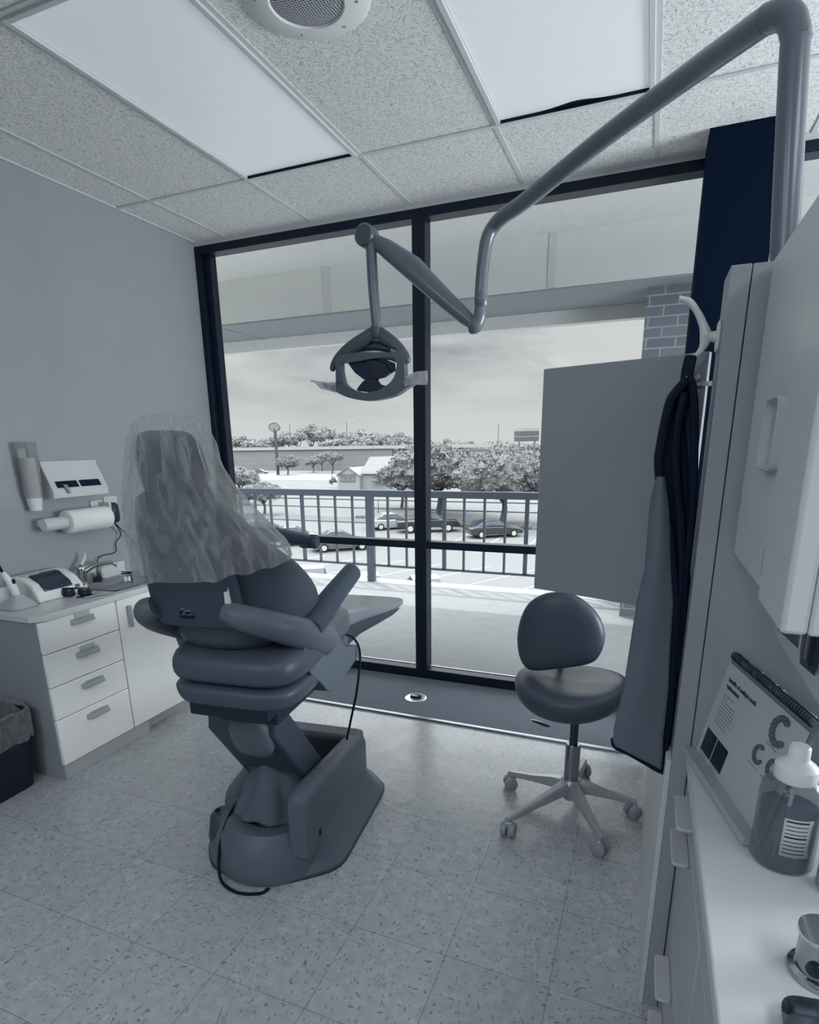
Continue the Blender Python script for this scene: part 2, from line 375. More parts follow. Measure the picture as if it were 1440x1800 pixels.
bm = NB(); box(bm, .113, .39, 3.148, W - .036, .004, ZC); col = struct(finish('wall_column', bm, mat('navy_column', 6, .8, spec=.05, bump=.3, bscale=200), smooth=False))
struct(wbox('baseboard_left', XL, XL + .006, -1.0, W - .04, 0, .10, mat('cove_base', 60, .6)))

# ------------------------------------------------------------------ balcony and soffit (outside)
CONC = mat('balcony_concrete', 166, .9, spec=.1, neutral=1, noise_s=9, noise_a=.12, bump=.3, bscale=60)
STUC = mat('soffit_stucco', 228, .95, spec=.05, noise_s=14, noise_a=.10, bump=.4, bscale=120)
STUC2 = mat('beam_stucco', 212, .95, spec=.05, noise_s=9, noise_a=.05, bump=.2, bscale=120)
tag(wbox('balcony_floor', -12, 8, W + .06, 6.05, -.3, 0, CONC), 'sunlit concrete balcony deck outside the windows', 'balcony', kind='structure')
tag(wbox('soffit', -12, 8, W + .06, 5.09, 3.0, 3.1, STUC), 'pale stucco soffit above the balcony', 'soffit', kind='structure')
be = thing('fascia_beam', 'boxed stucco beam hanging over the outer balcony edge', 'beam', (0, 5.5, 2.6)); be['kind'] = 'structure'
wbox('upper_band', -12, 8, -.42, .40, .025, .6, STUC2, be)
bm = NB()
for x in (-5.0, -2.78, -.82, 1.2): box(bm, x - .028, x + .028, -.428, -.42, .03, .40)
finish('batten', bm, mat('batten', 200, .9), be)
bm = NB(); box(bm, -12, 8, -.424, .34, .012, .022)
for x in (-4.0, -1.75, .5): box(bm, x - .004, x + .004, -.42, .34, .008, .013)
finish('seam', bm, mat('seam_grey', 150, .9), be)
wbox('drip_edge', -12, 8, .34, .45, -.10, .6, STUC, be)
# brick pillar
def brick_mat():
    m = bpy.data.materials.new('brick'); m.use_nodes = True; t = m.node_tree; b = t.nodes['Principled BSDF']; n = t.nodes.new; l = t.links.new
    tcn = n('ShaderNodeTexCoord'); mq = n('ShaderNodeMapping'); mq.inputs['Rotation'].default_value = (PI / 2, 0, 0); l(tcn.outputs['Object'], mq.inputs[0])
    br = n('ShaderNodeTexBrick'); br.inputs['Scale'].default_value = 1; br.inputs['Brick Width'].default_value = .21; br.inputs['Row Height'].default_value = .075; br.inputs['Mortar Size'].default_value = .006
    br.inputs['Color1'].default_value = (*tone(112), 1); br.inputs['Color2'].default_value = (*tone(128), 1); br.inputs['Mortar'].default_value = (*tone(160), 1)
    l(mq.outputs[0], br.inputs[0]); l(br.outputs[0], b.inputs['Base Color']); b.inputs['Roughness'].default_value = .9
    return m
tag(wbox('brick_pillar', -.13, .55, 5.30, 5.95, 0, 2.62, brick_mat()), 'brick pillar holding up the outer beam behind the open cabinet door', 'pillar', kind='structure')
# railing
RAIL = mat('railing_paint', 92, .5, spec=.3)
rl = thing('balcony_railing', 'dark metal railing with thin balusters along the balcony edge', 'railing', (0, 5.88, 0))
wbox('top_rail', -12, 8, -.03, .03, .945, 1.015, RAIL, rl, bev=.004)
wbox('bottom_rail', -12, 8, -.012, .012, .175, .20, RAIL, rl)
xp0 = PY(651, 920, 5.88).x; sp = (PY(926, 920, 5.88).x - xp0) / 8
for k in range(-40, 60):
    xb = xp0 + k * sp
    if k % 12 == 0: wbox('post', xb - .042, xb + .042, -.03, .03, 0, .95, RAIL, rl, bev=.003)
    else: r0 = .020 if k % 4 == 0 else .011; wbox('baluster', xb - r0, xb + r0, -.012, .012, .19, .95, RAIL, rl)

# ------------------------------------------------------------------ world beyond the balcony (ground six metres below)
GZ = -6.0
def G(px, py): return PZ(px, py, GZ)
def hazy(name, g, **k): return mat(name, g, rough=.95, spec=.05, neutral=1, **k)
ASPH = hazy('asphalt', 116, noise_s=.15, noise_a=.06); GRASS = hazy('dry_grass', 118, noise_s=.3, noise_a=.14)
struct(wbox('ground', -420, 260, 9, 700, GZ - 1, GZ, ASPH))
def gquad(name, pts, m, z=.02, par=None):
    bm = NB(); a = [bm.verts.new((G(*p).x, G(*p).y, GZ + z)) for p in pts]; bm.faces.new(a)
    ext = bmesh.ops.extrude_face_region(bm, geom=bm.faces[:]); vs = [v for v in ext['geom'] if isinstance(v, bmesh.types.BMVert)]
    for v in vs: v.co.z -= .3
    return finish(name, bm, m, par, smooth=False)
def gbox(name, x0, x1, y0, y1, m, z=.02): return wbox(name, x0, x1, y0, y1, GZ - .2, GZ + z, m)
struct(gbox('grass_bank', -160, -40, 84, 118, GRASS, .04))
struct(gbox('grass_verge', -60, 10, 53.2, 57, hazy('verge', 105, noise_s=.5, noise_a=.2), .12))
struct(gbox('trim_4', -120, 60, 76.5, 76.9, hazy('kerb', 95), .15))
struct(gbox('trim_5', -120, 60, 66.2, 66.5, hazy('kerb', 95), .12))
struct(gbox('road', -400, 200, 120, 150, hazy('road', 142), .05))
PAINT = hazy('bay_paint', 165)
for k in range(9):
    bm = NB(); x0 = -24 + k * 3.0
    vs = [bm.verts.new(p) for p in ((x0, 30, GZ + .015), (x0 + .14, 30, GZ + .015), (x0 + 3.3, 36, GZ + .015), (x0 + 3.16, 36, GZ + .015))]; bm.faces.new(vs)
    ext = bmesh.ops.extrude_face_region(bm, geom=bm.faces[:])
    for v in ext['geom']:
        if isinstance(v, bmesh.types.BMVert): v.co.z -= .012
    tag(finish('parking_line', bm, PAINT, smooth=False), 'white painted bay line on the car park below the balcony', 'parking line', 'parking bay lines', )
for k in range(7):
    x0 = -17 + k * 3.0
    bm = NB(); box(bm, x0, x0 + .14, 44, 49, GZ + .003, GZ + .015)
    tag(finish('parking_line', bm, PAINT, smooth=False), 'white painted line between the far parked cars', 'parking line', 'far parking bay lines')
# highway on a retaining wall
hw = thing('highway', 'raised highway with a pale parapet on a long grey retaining wall', 'highway', (-120, 175, GZ)); hw['kind'] = 'structure'
def wallmat():
    m = bpy.data.materials.new('panel_wall'); m.use_nodes = True; t = m.node_tree; b = t.nodes['Principled BSDF']; n = t.nodes.new; l = t.links.new
    tcn = n('ShaderNodeTexCoord'); mq = n('ShaderNodeMapping'); mq.inputs['Rotation'].default_value = (PI / 2, 0, 0); l(tcn.outputs['Object'], mq.inputs[0])
    br = n('ShaderNodeTexBrick'); br.inputs['Scale'].default_value = 1; br.inputs['Brick Width'].default_value = 4; br.inputs['Row Height'].default_value = 1.6; br.inputs['Mortar Size'].default_value = .07
    br.inputs['Color1'].default_value = (.19, .195, .2, 1); br.inputs['Color2'].default_value = (.21, .215, .22, 1); br.inputs['Mortar'].default_value = (.15, .155, .16, 1)
    l(mq.outputs[0], br.inputs[0]); l(br.outputs[0], b.inputs['Base Color']); b.inputs['Roughness'].default_value = .95
    return m
wbox('retaining_wall', -180, 45, 0, 1, .0, 6.6, wallmat(), hw); wbox('parapet', -180, 80, -.6, 14, 6.6, 7.6, hazy('parapet', 160), hw)

LEAF = [hazy('foliage_%s' % n, g, noise_s=s, noise_a=.3) for n, g, s in (('pale', 128, .8), ('mid', 120, 1.2), ('dark', 112, 1.6))]
BARK = hazy('bark', 92)
def blob(bm, c, r, sub=2, amp=.35, fz=.8, fr=.9):
    g = bmesh.ops.create_icosphere(bm, subdivisions=sub, radius=1)
    sd_ = Vector((random.random() * 50, random.random() * 50, 0))
    for v in g['verts']:
        d = v.co.normalized(); k = 1 + amp * noise.noise(d * 2.2 + sd_) + amp * .5 * noise.noise(d * 6 * fr + sd_)
        v.co = Vector(c) + Vector((d.x * r * k, d.y * r * k, d.z * r * fz * k))
def leaves(bm, c, r, n, s):
    for _ in range(n):
        d = Vector((random.gauss(0, 1), random.gauss(0, 1), random.gauss(0, 1))).normalized() * (r * random.uniform(.8, 1.13)); d.z *= .8
        p = Vector(c) + d; a = Vector((random.gauss(0, 1), random.gauss(0, 1), random.gauss(0, 1))).normalized() * s; b = a.orthogonal().normalized() * s * .7
        bm.faces.new([bm.verts.new(p + q) for q in (a, b, -a, -b)])
def tree(px, base, top, wpx, d=None, leaf=1, label='', group=None, trunk=True, name='tree', dens=1., multi=False, fill=.6, zb=GZ):
    """px: column, base row on the ground, top row, crown width in px"""
    b = PZ(px, base, zb) if d is None else PY(px, base, d)
    if d is not None: b.z = zb
    dist = b.y; tp = PY(px, top, dist); h = tp.z - zb; wd = (PY(px + wpx / 2, top, dist) - PY(px - wpx / 2, top, dist)).length / 2
    t = thing(name, label, 'tree', b, group=group)
    bm = NB(); zc = h * .62 if trunk else h * .5
    n = max(5, int(11 * dens)); hc = h - zc
    for k in range(n):
        a = 2.4 * k; rr = math.sqrt((k + .3) / n) * .72
        r0 = wd * random.uniform(.30, .44)
        c = (wd * rr * math.cos(a), wd * rr * math.sin(a), zc + (hc * .75) * (1 - rr) * random.uniform(.2, 1) - hc * .25 * random.random())
        blob(bm, c, min(r0, hc * .9) * .86, 3, .6); leaves(bm, c, min(r0, hc * .9), int(240 * dens), wd * .034)
    finish('foliage', bm, LEAF[leaf], t, smooth=False, normals=False)
    if trunk:
        bm = NB(); tr_ = max(.10, wd * .055)
        tube(bm, [(0, 0, -.1), (tr_, 0, h * .22), (0, 0, h * .42)], [tr_ * 1.3, tr_, tr_ * .8], 8, 3)
        for k in range(5):
            a = k * 1.3; tube(bm, [(0, 0, h * .30), (math.cos(a) * wd * .25, math.sin(a) * wd * .25, h * .46), (math.cos(a) * wd * .55, math.sin(a) * wd * .5, h * .62)], [tr_ * .6, tr_ * .35, tr_ * .15], 6, 2)
        finish('trunk', bm, BARK, t)
    return t
# near oaks
tree(882, 922, 783, 175, leaf=2, label='dark oak with forked trunk behind the right-hand parked car', dens=2.2)
tree(770, 905, 775, 165, leaf=2, label='broad dark oak behind the window mullion and pickup truck', dens=2.2)
tree(706, 893, 806, 84, leaf=2, label='dark oak just left of the window mullion', dens=1.5)
tree(465, 905, 842, 62, leaf=1, label='small tree with dense trunk shoots behind the railing near the chair', dens=1.2)
tree(424, 885, 812, 64, leaf=1, label='leafy tree at the left window edge beside the chair headrest', dens=1.3)
tree(506, 835, 798, 40, leaf=2, label='small round tree right of the oval sign pole', dens=1.)
tree(551, 831, 800, 28, leaf=1, label='small forked tree on the grass bank, middle one of the row', dens=.8)
tree(566, 828, 794, 30, leaf=1, label='slender tree on the grass bank beside the dark tree', dens=.8)
tree(585, 832, 787, 38, leaf=2, label='dark small tree beside the light pole on the bank', dens=1.)
tree(661, 815, 781, 36, leaf=1, label='round tree standing behind the small house', dens=1.)
tree(586, 858, 834, 15, leaf=2, label='dark conical shrub at the left corner of the small house', trunk=False, name='shrub')
tree(716, 865, 846, 20, leaf=2, label='rounded dark shrub below the oak left of the mullion', trunk=False, name='shrub')
# far belt
x = 392
k = 0
random.seed(3)
tops = {392: 752, 440: 752, 470: 765, 490: 750, 520: 738, 545: 734, 570: 738, 600: 742, 640: 742, 670: 752, 710: 756, 740: 764, 760: 764, 790: 768, 830: 768, 860: 766, 900: 768, 930: 775, 960: 778, 1000: 778, 1060: 775, 1120: 775, 1200: 775}
ks = sorted(tops)
def topat(x):
    for a, b in zip(ks, ks[1:]):
        if a <= x <= b: return tops[a] + (tops[b] - tops[a]) * (x - a) / (b - a)
    return 775
x = 384
while x < 1330:
    wpx = random.uniform(34, 52)
    tree(x, 790, topat(x) + random.uniform(-2, 6), wpx, d=205 + (int(x) * 7 % 5) * 13, leaf=random.choice([0, 1, 1]), label='tree in the hazy belt of trees beyond the highway', group='far tree belt', dens=.6)
    if x > 560: tree(x + 12, 790, topat(x) + 14 + random.uniform(0, 6), wpx * .8, d=198 + (int(x) * 3 % 3) * 20, leaf=random.choice([0, 0, 1]), label='tree in the hazy belt of trees beyond the highway', group='far tree belt', dens=.4)
    x += random.uniform(17, 24) if x < 965 else 36
for (sx, sy, sw, st_, lf, lb) in ((845, 925, 40, 913, 1, 'low shrub on the verge left of the right-hand parked car'), (812, 926, 26, 917, 1, 'small shrub on the verge right of the pickup truck'), (925, 930, 26, 920, 1, 'low shrub on the verge right of the parked dark sedan'), (636, 912, 24, 905, 1, 'grey rounded shrub left of the white parked car')):
    tree(sx, sy, st_, sw, leaf=lf, label=lb, trunk=False, name='shrub', dens=.6)

def lamppost(px, base, top, d, label, arm=0, r=.12, zb=GZ):
    b = PY(px, base, d); tp = PY(px, top, d); b.z = zb
    t = thing('lamp_post', label, 'lamp post', b)
    bm = NB(); h = tp.z - zb; tube(bm, [(0, 0, 0), (0, 0, h)], [r * 1.2, r * .7], 8); finish('pole', bm, hazy('pole_grey', 105), t)
    if arm:
        bm = NB(); tube(bm, [(0, 0, h - .2), (arm * .5, 0, h + .5), (arm, 0, h + .6)], r * .5, 6, 3); box(bm, min(arm, arm * 1.3), max(arm, arm * 1.3), -.2, .2, h + .5, h + .75); finish('lamp_head', bm, hazy('pole_white', 165), t)
    return t
lamppost(512, 790, 744, 190, 'thin pale light pole standing beside the highway, left one', r=.16)
lamppost(611, 785, 742, 185, 'tall twin-arm light pole in front of the tree belt', arm=2.4, r=.18)
lamppost(657, 800, 777, 150, 'short light pole with a curved white arm', arm=-1.8, r=.10)
lamppost(583.5, 833, 786, 105, 'thin pole at the grass bank beside the dark small tree', r=.07)
lamppost(665.5, 905, 879, 62, 'short lantern post in front of the shrub by the white car', r=.06)
lamppost(875, 805, 745, 120, 'tall dark utility pole above the right-hand oak', arm=.8, r=.10)
lamppost(864, 790, 779, 140, 'small street light with a curved arm left of the utility pole', arm=-1.4, r=.08)
# oval pole sign
b = G(489, 835); sgn = thing('pole_sign', 'blank oval sign on a thick tall pole', 'sign', b); tp = PY(483, 751, b.y); h = tp.z - GZ
bm = NB(); tube(bm, [(0, 0, 0), (0, 0, h - .5)], .42, 10); finish('pole', bm, hazy('sign_pole', 80), sgn)
bm = NB(); lathe(bm, [(.01, -.3), (1.0, -.3), (1.0, .3), (.01, .3)], (0, 0, 0), 32, 'Y')
for v in bm.verts: v.co.x *= 1.75; v.co.z = v.co.z * 1.1 + h
finish('oval_panel', bm, hazy('sign_face', 128), sgn)
bm = NB(); 
for k in range(40):
    pass
tube(bm, [(1.78 * math.cos(a), -.3, 1.12 * math.sin(a) + h) for a in [2 * PI * k / 32 for k in range(33)]], .09, 6); finish('rim', bm, hazy('sign_rim', 88), sgn)
# tall billboard sign at right
b = PY(927, 790, 190); b.z = GZ; bb = thing('roadside_sign', 'tall rectangular roadside sign above the far trees', 'sign', b); h = PY(927, 758, 190).z - GZ
bm = NB(); box(bm, -4.2, 3.4, -.3, .3, h - 3.0, h + 0); finish('panel', bm, hazy('sign_dark', 92, noise_s=1, noise_a=.3), bb, smooth=False)
bm = NB(); box(bm, -4.2, 3.4, -.35, -.3, h + .0, h + .9); box(bm, -4.2, 3.4, -.36, -.31, h - 1.7, h - 1.5); finish('white_band', bm, hazy('sign_white', 148), bb, smooth=False)
for xx in (-2.6, 2.2):
    bm = NB(); tube(bm, [(xx, 0, 0), (xx, 0, h - 3)], .28, 8); finish('post', bm, hazy('sign_pole2', 108), bb)
bm = NB(); box(bm, 5.2, 5.8, -.3, .3, 0, h - .2); finish('side_post', bm, hazy('sign_pole2', 108), bb, smooth=False)
# small house
b0 = G(585, 866); hs = thing('small_house', 'small pale building with a gabled end, a patterned panel and a tiled roof', 'building', (b0.x, b0.y, GZ))
yh = b0.y
def HX(px): return PY(px, 850, yh).x - b0.x
def HZ(py): return PY(620, py, yh).z - GZ
LW = hazy('house_wall', 150)
bm = NB(); x0, x1 = HX(594), HX(632); ze = HZ(836); zp = HZ(822)
prism(bm, [(x0, 0, 0), (x1, 0, 0), (x1, 0, ze), ((x0 + x1) / 2, 0, zp), (x0, 0, ze)], (0, 12, 0)); finish('gable_end', bm, LW, hs, smooth=False)
bm = NB(); box(bm, x1, HX(722), 1.0, 10, 0, HZ(832)); finish('side_wing', bm, LW, hs, smooth=False)
bm = NB(); prism(bm, [(x1, 0.4, HZ(833)), (HX(724), .4, HZ(833)), (HX(712), 6, HZ(806)), (HX(622), 6, HZ(808))], (0, .5, .3)); finish('roof', bm, hazy('roof_tiles', 125, noise_s=3, noise_a=.2), hs, smooth=False)
bm = NB(); c = (x0 + x1) / 2
for s in (-1, 1): tube(bm, [(c, -.15, zp + .1), (c + s * (x1 - x0) * .56, -.15, ze - .1)], .12, 4)
finish('gable_trim', bm, hazy('trim_grey', 120), hs, smooth=False)
wbox('patterned_panel', HX(599), HX(625), -.12, .0, HZ(847), HZ(833), hazy('panel_pattern', 110, noise_s=2.5, noise_a=.8), hs)
wbox('window', HX(658), HX(664), .9, 1.02, HZ(833), HZ(828), hazy('win_dark', 60), hs)
bm = NB(); prism(bm, [(HX(652), -.2, HZ(846)), (HX(672), -.2, HZ(846)), (HX(670), 1, HZ(840)), (HX(654), 1, HZ(840))], (0, 0, .15)); finish('awning', bm, hazy('awning_g', 100), hs, smooth=False)
bm = NB(); x2, x3 = HX(664), HX(690); prism(bm, [(x2, 5, HZ(828)), (x3, 5, HZ(828)), (x3, 5, HZ(818)), ((x2 + x3) / 2, 5, HZ(806)), (x2, 5, HZ(818))], (0, 3, 0)); finish('dormer', bm, LW, hs, smooth=False)
# distant flat building
b0 = PY(820, 800, 150); fb = thing('warehouse', 'long low flat-roofed building with a row of windows beyond the oaks', 'building', (b0.x, 150, GZ))
x0, x1 = PY(815, 800, 150).x - b0.x, PY(905, 800, 150).x - b0.x; zt = PY(860, 792, 150).z - GZ
wbox('wall', x0, x1, 0, 12, 0, zt, hazy('wh_wall', 148), fb); wbox('roof_edge', x0 - .3, x1 + .3, -.3, 12, zt, zt + .4, hazy('wh_roof', 100), fb)
for k in range(12): wbox('window', x0 + 1 + k * (x1 - x0 - 2) / 12, x0 + 1.6 + k * (x1 - x0 - 2) / 12, -.05, .1, zt - 1.9, zt - .8, hazy('wh_win', 110), fb)

# cars
CGL = mat('car_glass', 45, .15, spec=.6); TYRE = hazy('tyre', 35); CHR = mat('car_trim', 210, .3, .5)
def car(loc, heading, g, label, kind='sedan', group=None):
    """heading: direction of travel, local +x is the nose"""
    t = thing('car' if kind != 'truck' else 'pickup_truck', label, 'car' if kind != 'truck' else 'truck', loc, heading, group)
    pm = mat('car_paint_%d' % g, g * .72, .3, .2, coat=.6, neutral=1)
    L_, Wd = (4.6, 1.8) if kind != 'truck' else (5.6, 2.0)
    bm = NB()
    if kind == 'truck':
        side = [(-2.8, .5), (-2.8, 1.05), (-.9, 1.1), (-.85, 1.15), (1.1, 1.15), (2.5, 1.05), (2.8, .8), (2.8, .45)]
        cab = [(-.85, 1.12), (-.6, 1.78), (.55, 1.80), (1.25, 1.12)]
    else:
        side = [(-2.3, .45), (-2.32, .85), (-1.9, .98), (1.0, .92), (2.1, .72), (2.3, .55), (2.3, .3), (-2.2, .3)]
        cab = [(-1.85, .95), (-.95, 1.42), (.15, 1.45), (1.1, .92)]
    rings = []
    for yy, k in ((-Wd / 2, .93), (-Wd / 2 + .12, 1), (Wd / 2 - .12, 1), (Wd / 2, .93)):
        rings.append([(x * (1 if k == 1 else .985), yy, .3 + (z - .3) * k if z > .5 else z) for x, z in side])
    loft(bm, rings)
    if kind == 'truck': pass
    finish('body', bm, pm, t, bev=.05)
    bm = NB(); rings = []
    for yy, k in ((-Wd / 2 + .10, 0.0), (-Wd / 2 + .28, 1), (Wd / 2 - .28, 1), (Wd / 2 - .10, 0.0)):
        rings.append([(x, yy if z > cab[0][1] + .1 or True else yy, z if k else cab[0][1] + (z - cab[0][1]) * .15) for x, z in cab])
    loft(bm, rings); finish('windows', bm, CGL, t, bev=.04)
    bm = NB(); a, b2 = cab[1], cab[2]; box(bm, a[0] + .05, b2[0] - .05, -Wd / 2 + .24, Wd / 2 - .24, a[1] - .03, a[1] + .05); finish('roof', bm, pm, t, bev=.04)
    for sx in (-1.4, 1.42):
        for sy in (-1, 1):
            bm = NB(); rr = .33 if kind != 'truck' else .4
            lathe(bm, [(.01, -.1), (rr - .04, -.11), (rr, -.07), (rr, .07), (rr - .04, .11), (.01, .1)], (sx * (1.2 if kind == 'truck' else 1), sy * (Wd / 2 - .08), rr), 16, 'Y'); wh = finish('wheel', bm, TYRE, t)
            bm = NB(); lathe(bm, [(.01, sy * .12), (rr * .6, sy * .12), (rr * .62, sy * .09)], (sx * (1.2 if kind == 'truck' else 1), sy * (Wd / 2 - .08), rr), 12, 'Y'); finish('hubcap', bm, CHR, wh)
    return t
g0 = lambda px, py: G(px, py)
car(g0(690, 929), math.radians(112 - 90 + 20), 232, 'white sedan parked left of the window mullion')
car(g0(752, 934), math.radians(28), 40, 'black pickup truck parked behind the window mullion', 'truck')
car(g0(868, 943), math.radians(35), 62, 'dark sedan parked beneath the forked oak')
car(g0(600, 966), math.radians(38), 120, 'grey hatchback parked beside the chair armrest')
car(g0(520, 957), math.radians(38), 165, 'silver car parked behind the chair, topmost row')
car(g0(470, 945), math.radians(38), 130, 'grey car parked furthest left beyond the railing')
car((*PZ(548, 1000, -4.75)[:2], GZ), math.radians(120), 238, 'white car parked directly below the balcony, left one')
car((*PZ(642, 1013, -4.75)[:2], GZ), math.radians(120), 236, 'white car parked below the railing post')
car((*PZ(745, 1018, -4.75)[:2], GZ), math.radians(120), 215, 'silver car parked below the mullion')
car(g0(458, 833), math.radians(5), 110, 'small dark car driving on the far road left of the oval sign')


# ------------------------------------------------------------------ left counter
LC_ = thing('drawer_cabinet', 'white laminate base cabinet with four drawers and a door on the left wall', 'cabinet', (-2.376, 1.64, 0))
PULL = mat('drawer_pull', 158, .4)
def lb(name, x0, x1, y0, y1, z0, z1, m=WHITE, par=LC_, bev=0.): return wbox(name, x0 + 2.376, x1 + 2.376, y0 - 1.64, y1 - 1.64, z0, z1, m, par, bev=bev)
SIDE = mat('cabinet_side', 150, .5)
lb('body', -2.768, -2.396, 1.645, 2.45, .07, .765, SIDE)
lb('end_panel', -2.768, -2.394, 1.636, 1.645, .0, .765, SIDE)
lb('toe_kick', -2.768, -2.384, 1.645, 2.15, 0.001, .07, mat('toe_kick', 178, .5)); lb('toe_kick', -2.768, -2.43, 2.15, 2.46, 0.001, .068, mat('toe_kick', 178, .5))
zs = [.073, .300, .456, .614, .763]
hz_ = [.254, .411, .566, .724]
for k in range(4):
    d = lb('drawer', -2.395, -2.376, 1.641, 2.046, zs[k] + .002, zs[k + 1] - .002, bev=.003)
    bm = NB(); z = hz_[k]; ya, yb = 1.79 - 1.64, 1.915 - 1.64
    loft(bm, [[(0, y, z - .006), (q, y, z - .012), (q, y, z - .004), (0, y, z + .012)] for y, q in ((ya, .004), (ya + .012, .024), (yb - .012, .024), (yb, .004))]); finish('handle', bm, PULL, d, bev=.002)
    wbox('label_slot', .0, .0035, ya + .022, yb - .022, z + .013, z + (.034 if k > 1 else .017), mat('label_strip', 170 if k > 1 else 190, .5), d)
d = lb('door', -2.395, -2.376, 2.052, 2.455, .075, .761, bev=.003)
wbox('handle', 0, .024, 2.104 - 1.64, 2.122 - 1.64, .61, .722, PULL, d, bev=.004)
# worktop with a sink hole
ct = thing('worktop', 'white laminate worktop with a clipped front corner on the left cabinet', 'worktop', (-2.376, 1.64, .765))
bm = NB(); sx0, sx1, sy0, sy1 = -2.68 + 2.376, -2.425 + 2.376, 2.10 - 1.64, 2.42 - 1.64
Z0, Z1 = .0, .028
outer = [(-.394, -.10), (-.10, -.06), (.014, .0), (.014, .835), (-.394, .835)]
inner = [(x + (sx0 + sx1) / 2, y + (sy0 + sy1) / 2) for x, y in srect((sx1 - sx0) / 2, (sy1 - sy0) / 2, 28, 7)]
# slabs around the hole
box(bm, -.394, sx0, sy0, sy1, Z0, Z1); box(bm, sx1, .014, sy0, sy1, Z0, Z1); box(bm, -.394, .014, sy1, .835, Z0, Z1)
prism(bm, [(-.394, -.02, Z0), (-.03, -.02, Z0), (.014, .02, Z0), (.014, sy0, Z0), (-.394, sy0, Z0)], (0, 0, Z1 - Z0))
finish('top', bm, mat('worktop_laminate', 205, .28, spec=.5), ct, bev=.002)
wbox('backsplash', -.394, -.380, -.02, .835, Z1, Z1 + .07, mat('worktop_laminate', 205, .28), ct)
sk = thing('sink', 'small stainless steel sink let into the left worktop', 'sink', (-2.5525, 2.26, .793))
bm = NB(); w2, d2 = .1275, .16
loft(bm, [[(x, y, z) for x, y in srect(w2 * k, d2 * k, 32, 7)] for k, z in ((1.07, .003), (1.0, .004), (.97, -.004), (.93, -.09), (.85, -.11), (.05, -.115))], cap0=False, cap1=True)
finish('basin', bm, mat('steel_sink', 150, .22, 1), sk)
# faucet
fa = thing('faucet', 'chrome single-lever faucet with a white lever at the sink', 'faucet', (-2.715, 2.16, .793))
bm = NB(); lathe(bm, [(.028, 0), (.028, .008), (.020, .016), (.019, .07), (.023, .085), (.018, .10), (.008, .108)]); finish('body', bm, CHROME, fa)
bm = NB(); tube(bm, [(0, 0, .06), (.04, .05, .095), (.09, .11, .105), (.11, .13, .085)], [.014, .011, .010, .011], 12, 5); finish('spout', bm, CHROME, fa)
bm = NB(); tube(bm, [(0, 0, .10), (-.005, .03, .135), (.0, .035, .165)], [.008, .010, .007], 10, 4); finish('lever', bm, WHITE2, fa)
bm = NB(); tube(bm, [(0, -.02, .02), (-.01, -.045, .05), (.005, -.03, .085)], [.012, .012, .010], 10, 4); finish('hose_elbow', bm, CHROME, fa)
# amalgamator
am = thing('mixing_machine', 'white countertop mixing machine with a dark domed lid window', 'machine', (-2.65, 1.92, .793))
bm = NB(); prof = [(-.11, 0), (.11, 0), (.115, .05), (.10, .095), (.03, .115), (-.08, .118), (-.11, .10)]
prof = [(.085, 0), (.082, .045), (.045, .085), (-.02, .115), (-.09, .118), (-.09, 0)]
prism(bm, [(x, -.125, z) for x, z in prof], (0, .25, 0)); finish('housing', bm, mat('machine_white', 222, .3), am, bev=.012, seg=4)
bm = NB(); prism(bm, [(x, -.085, z) for x, z in [(.083, .052), (.066, .078), (-.0, .119), (-.03, .122), (-.03, .11), (.04, .08), (.07, .045)]], (0, .15, 0)); finish('lid_window', bm, mat('smoked_plastic', 45, .12, spec=.7), am, bev=.005)
wbox('button', .083, .088, .075, .095, .035, .05, mat('dark_button', 90, .4), am)
wbox('top_flap', -.06, -.01, -.10, -.03, .116, .121, WHITE2, am, bev=.002)
# curing light on its stand
cl = thing('curing_light', 'white pen-shaped curing lamp standing in its flared base at the worktop end', 'dental tool', (-2.60, 1.72, .793))
bm = NB(); loft(bm, [[(x, y, z) for x, y in srect(a, b_, 28, 4)] for a, b_, z in ((.062, .062, 0), (.066, .066, .006), (.05, .05, .03), (.022, .022, .055), (.02, .02, .062))]); finish('stand', bm, mat('stand_grey', 170, .4), cl)
bm = NB(); tube(bm, [(0, 0, .05), (.0, -.01, .10), (-.005, -.03, .155), (-.01, -.035, .17)], [.016, .019, .013, .008], 14, 5); finish('handle', bm, mat('machine_white', 222, .3), cl)
bm = NB(); tube(bm, [(-.01, -.033, .165), (-.015, -.045, .21), (-.018, -.06, .23)], [.006, .005, .005], 10, 4); finish('light_guide', bm, BLACK2, cl)
bm = NB(); box(bm, .008, .020, -.018, -.004, .115, .135); finish('switch', bm, BLACK2, cl, bev=.003)
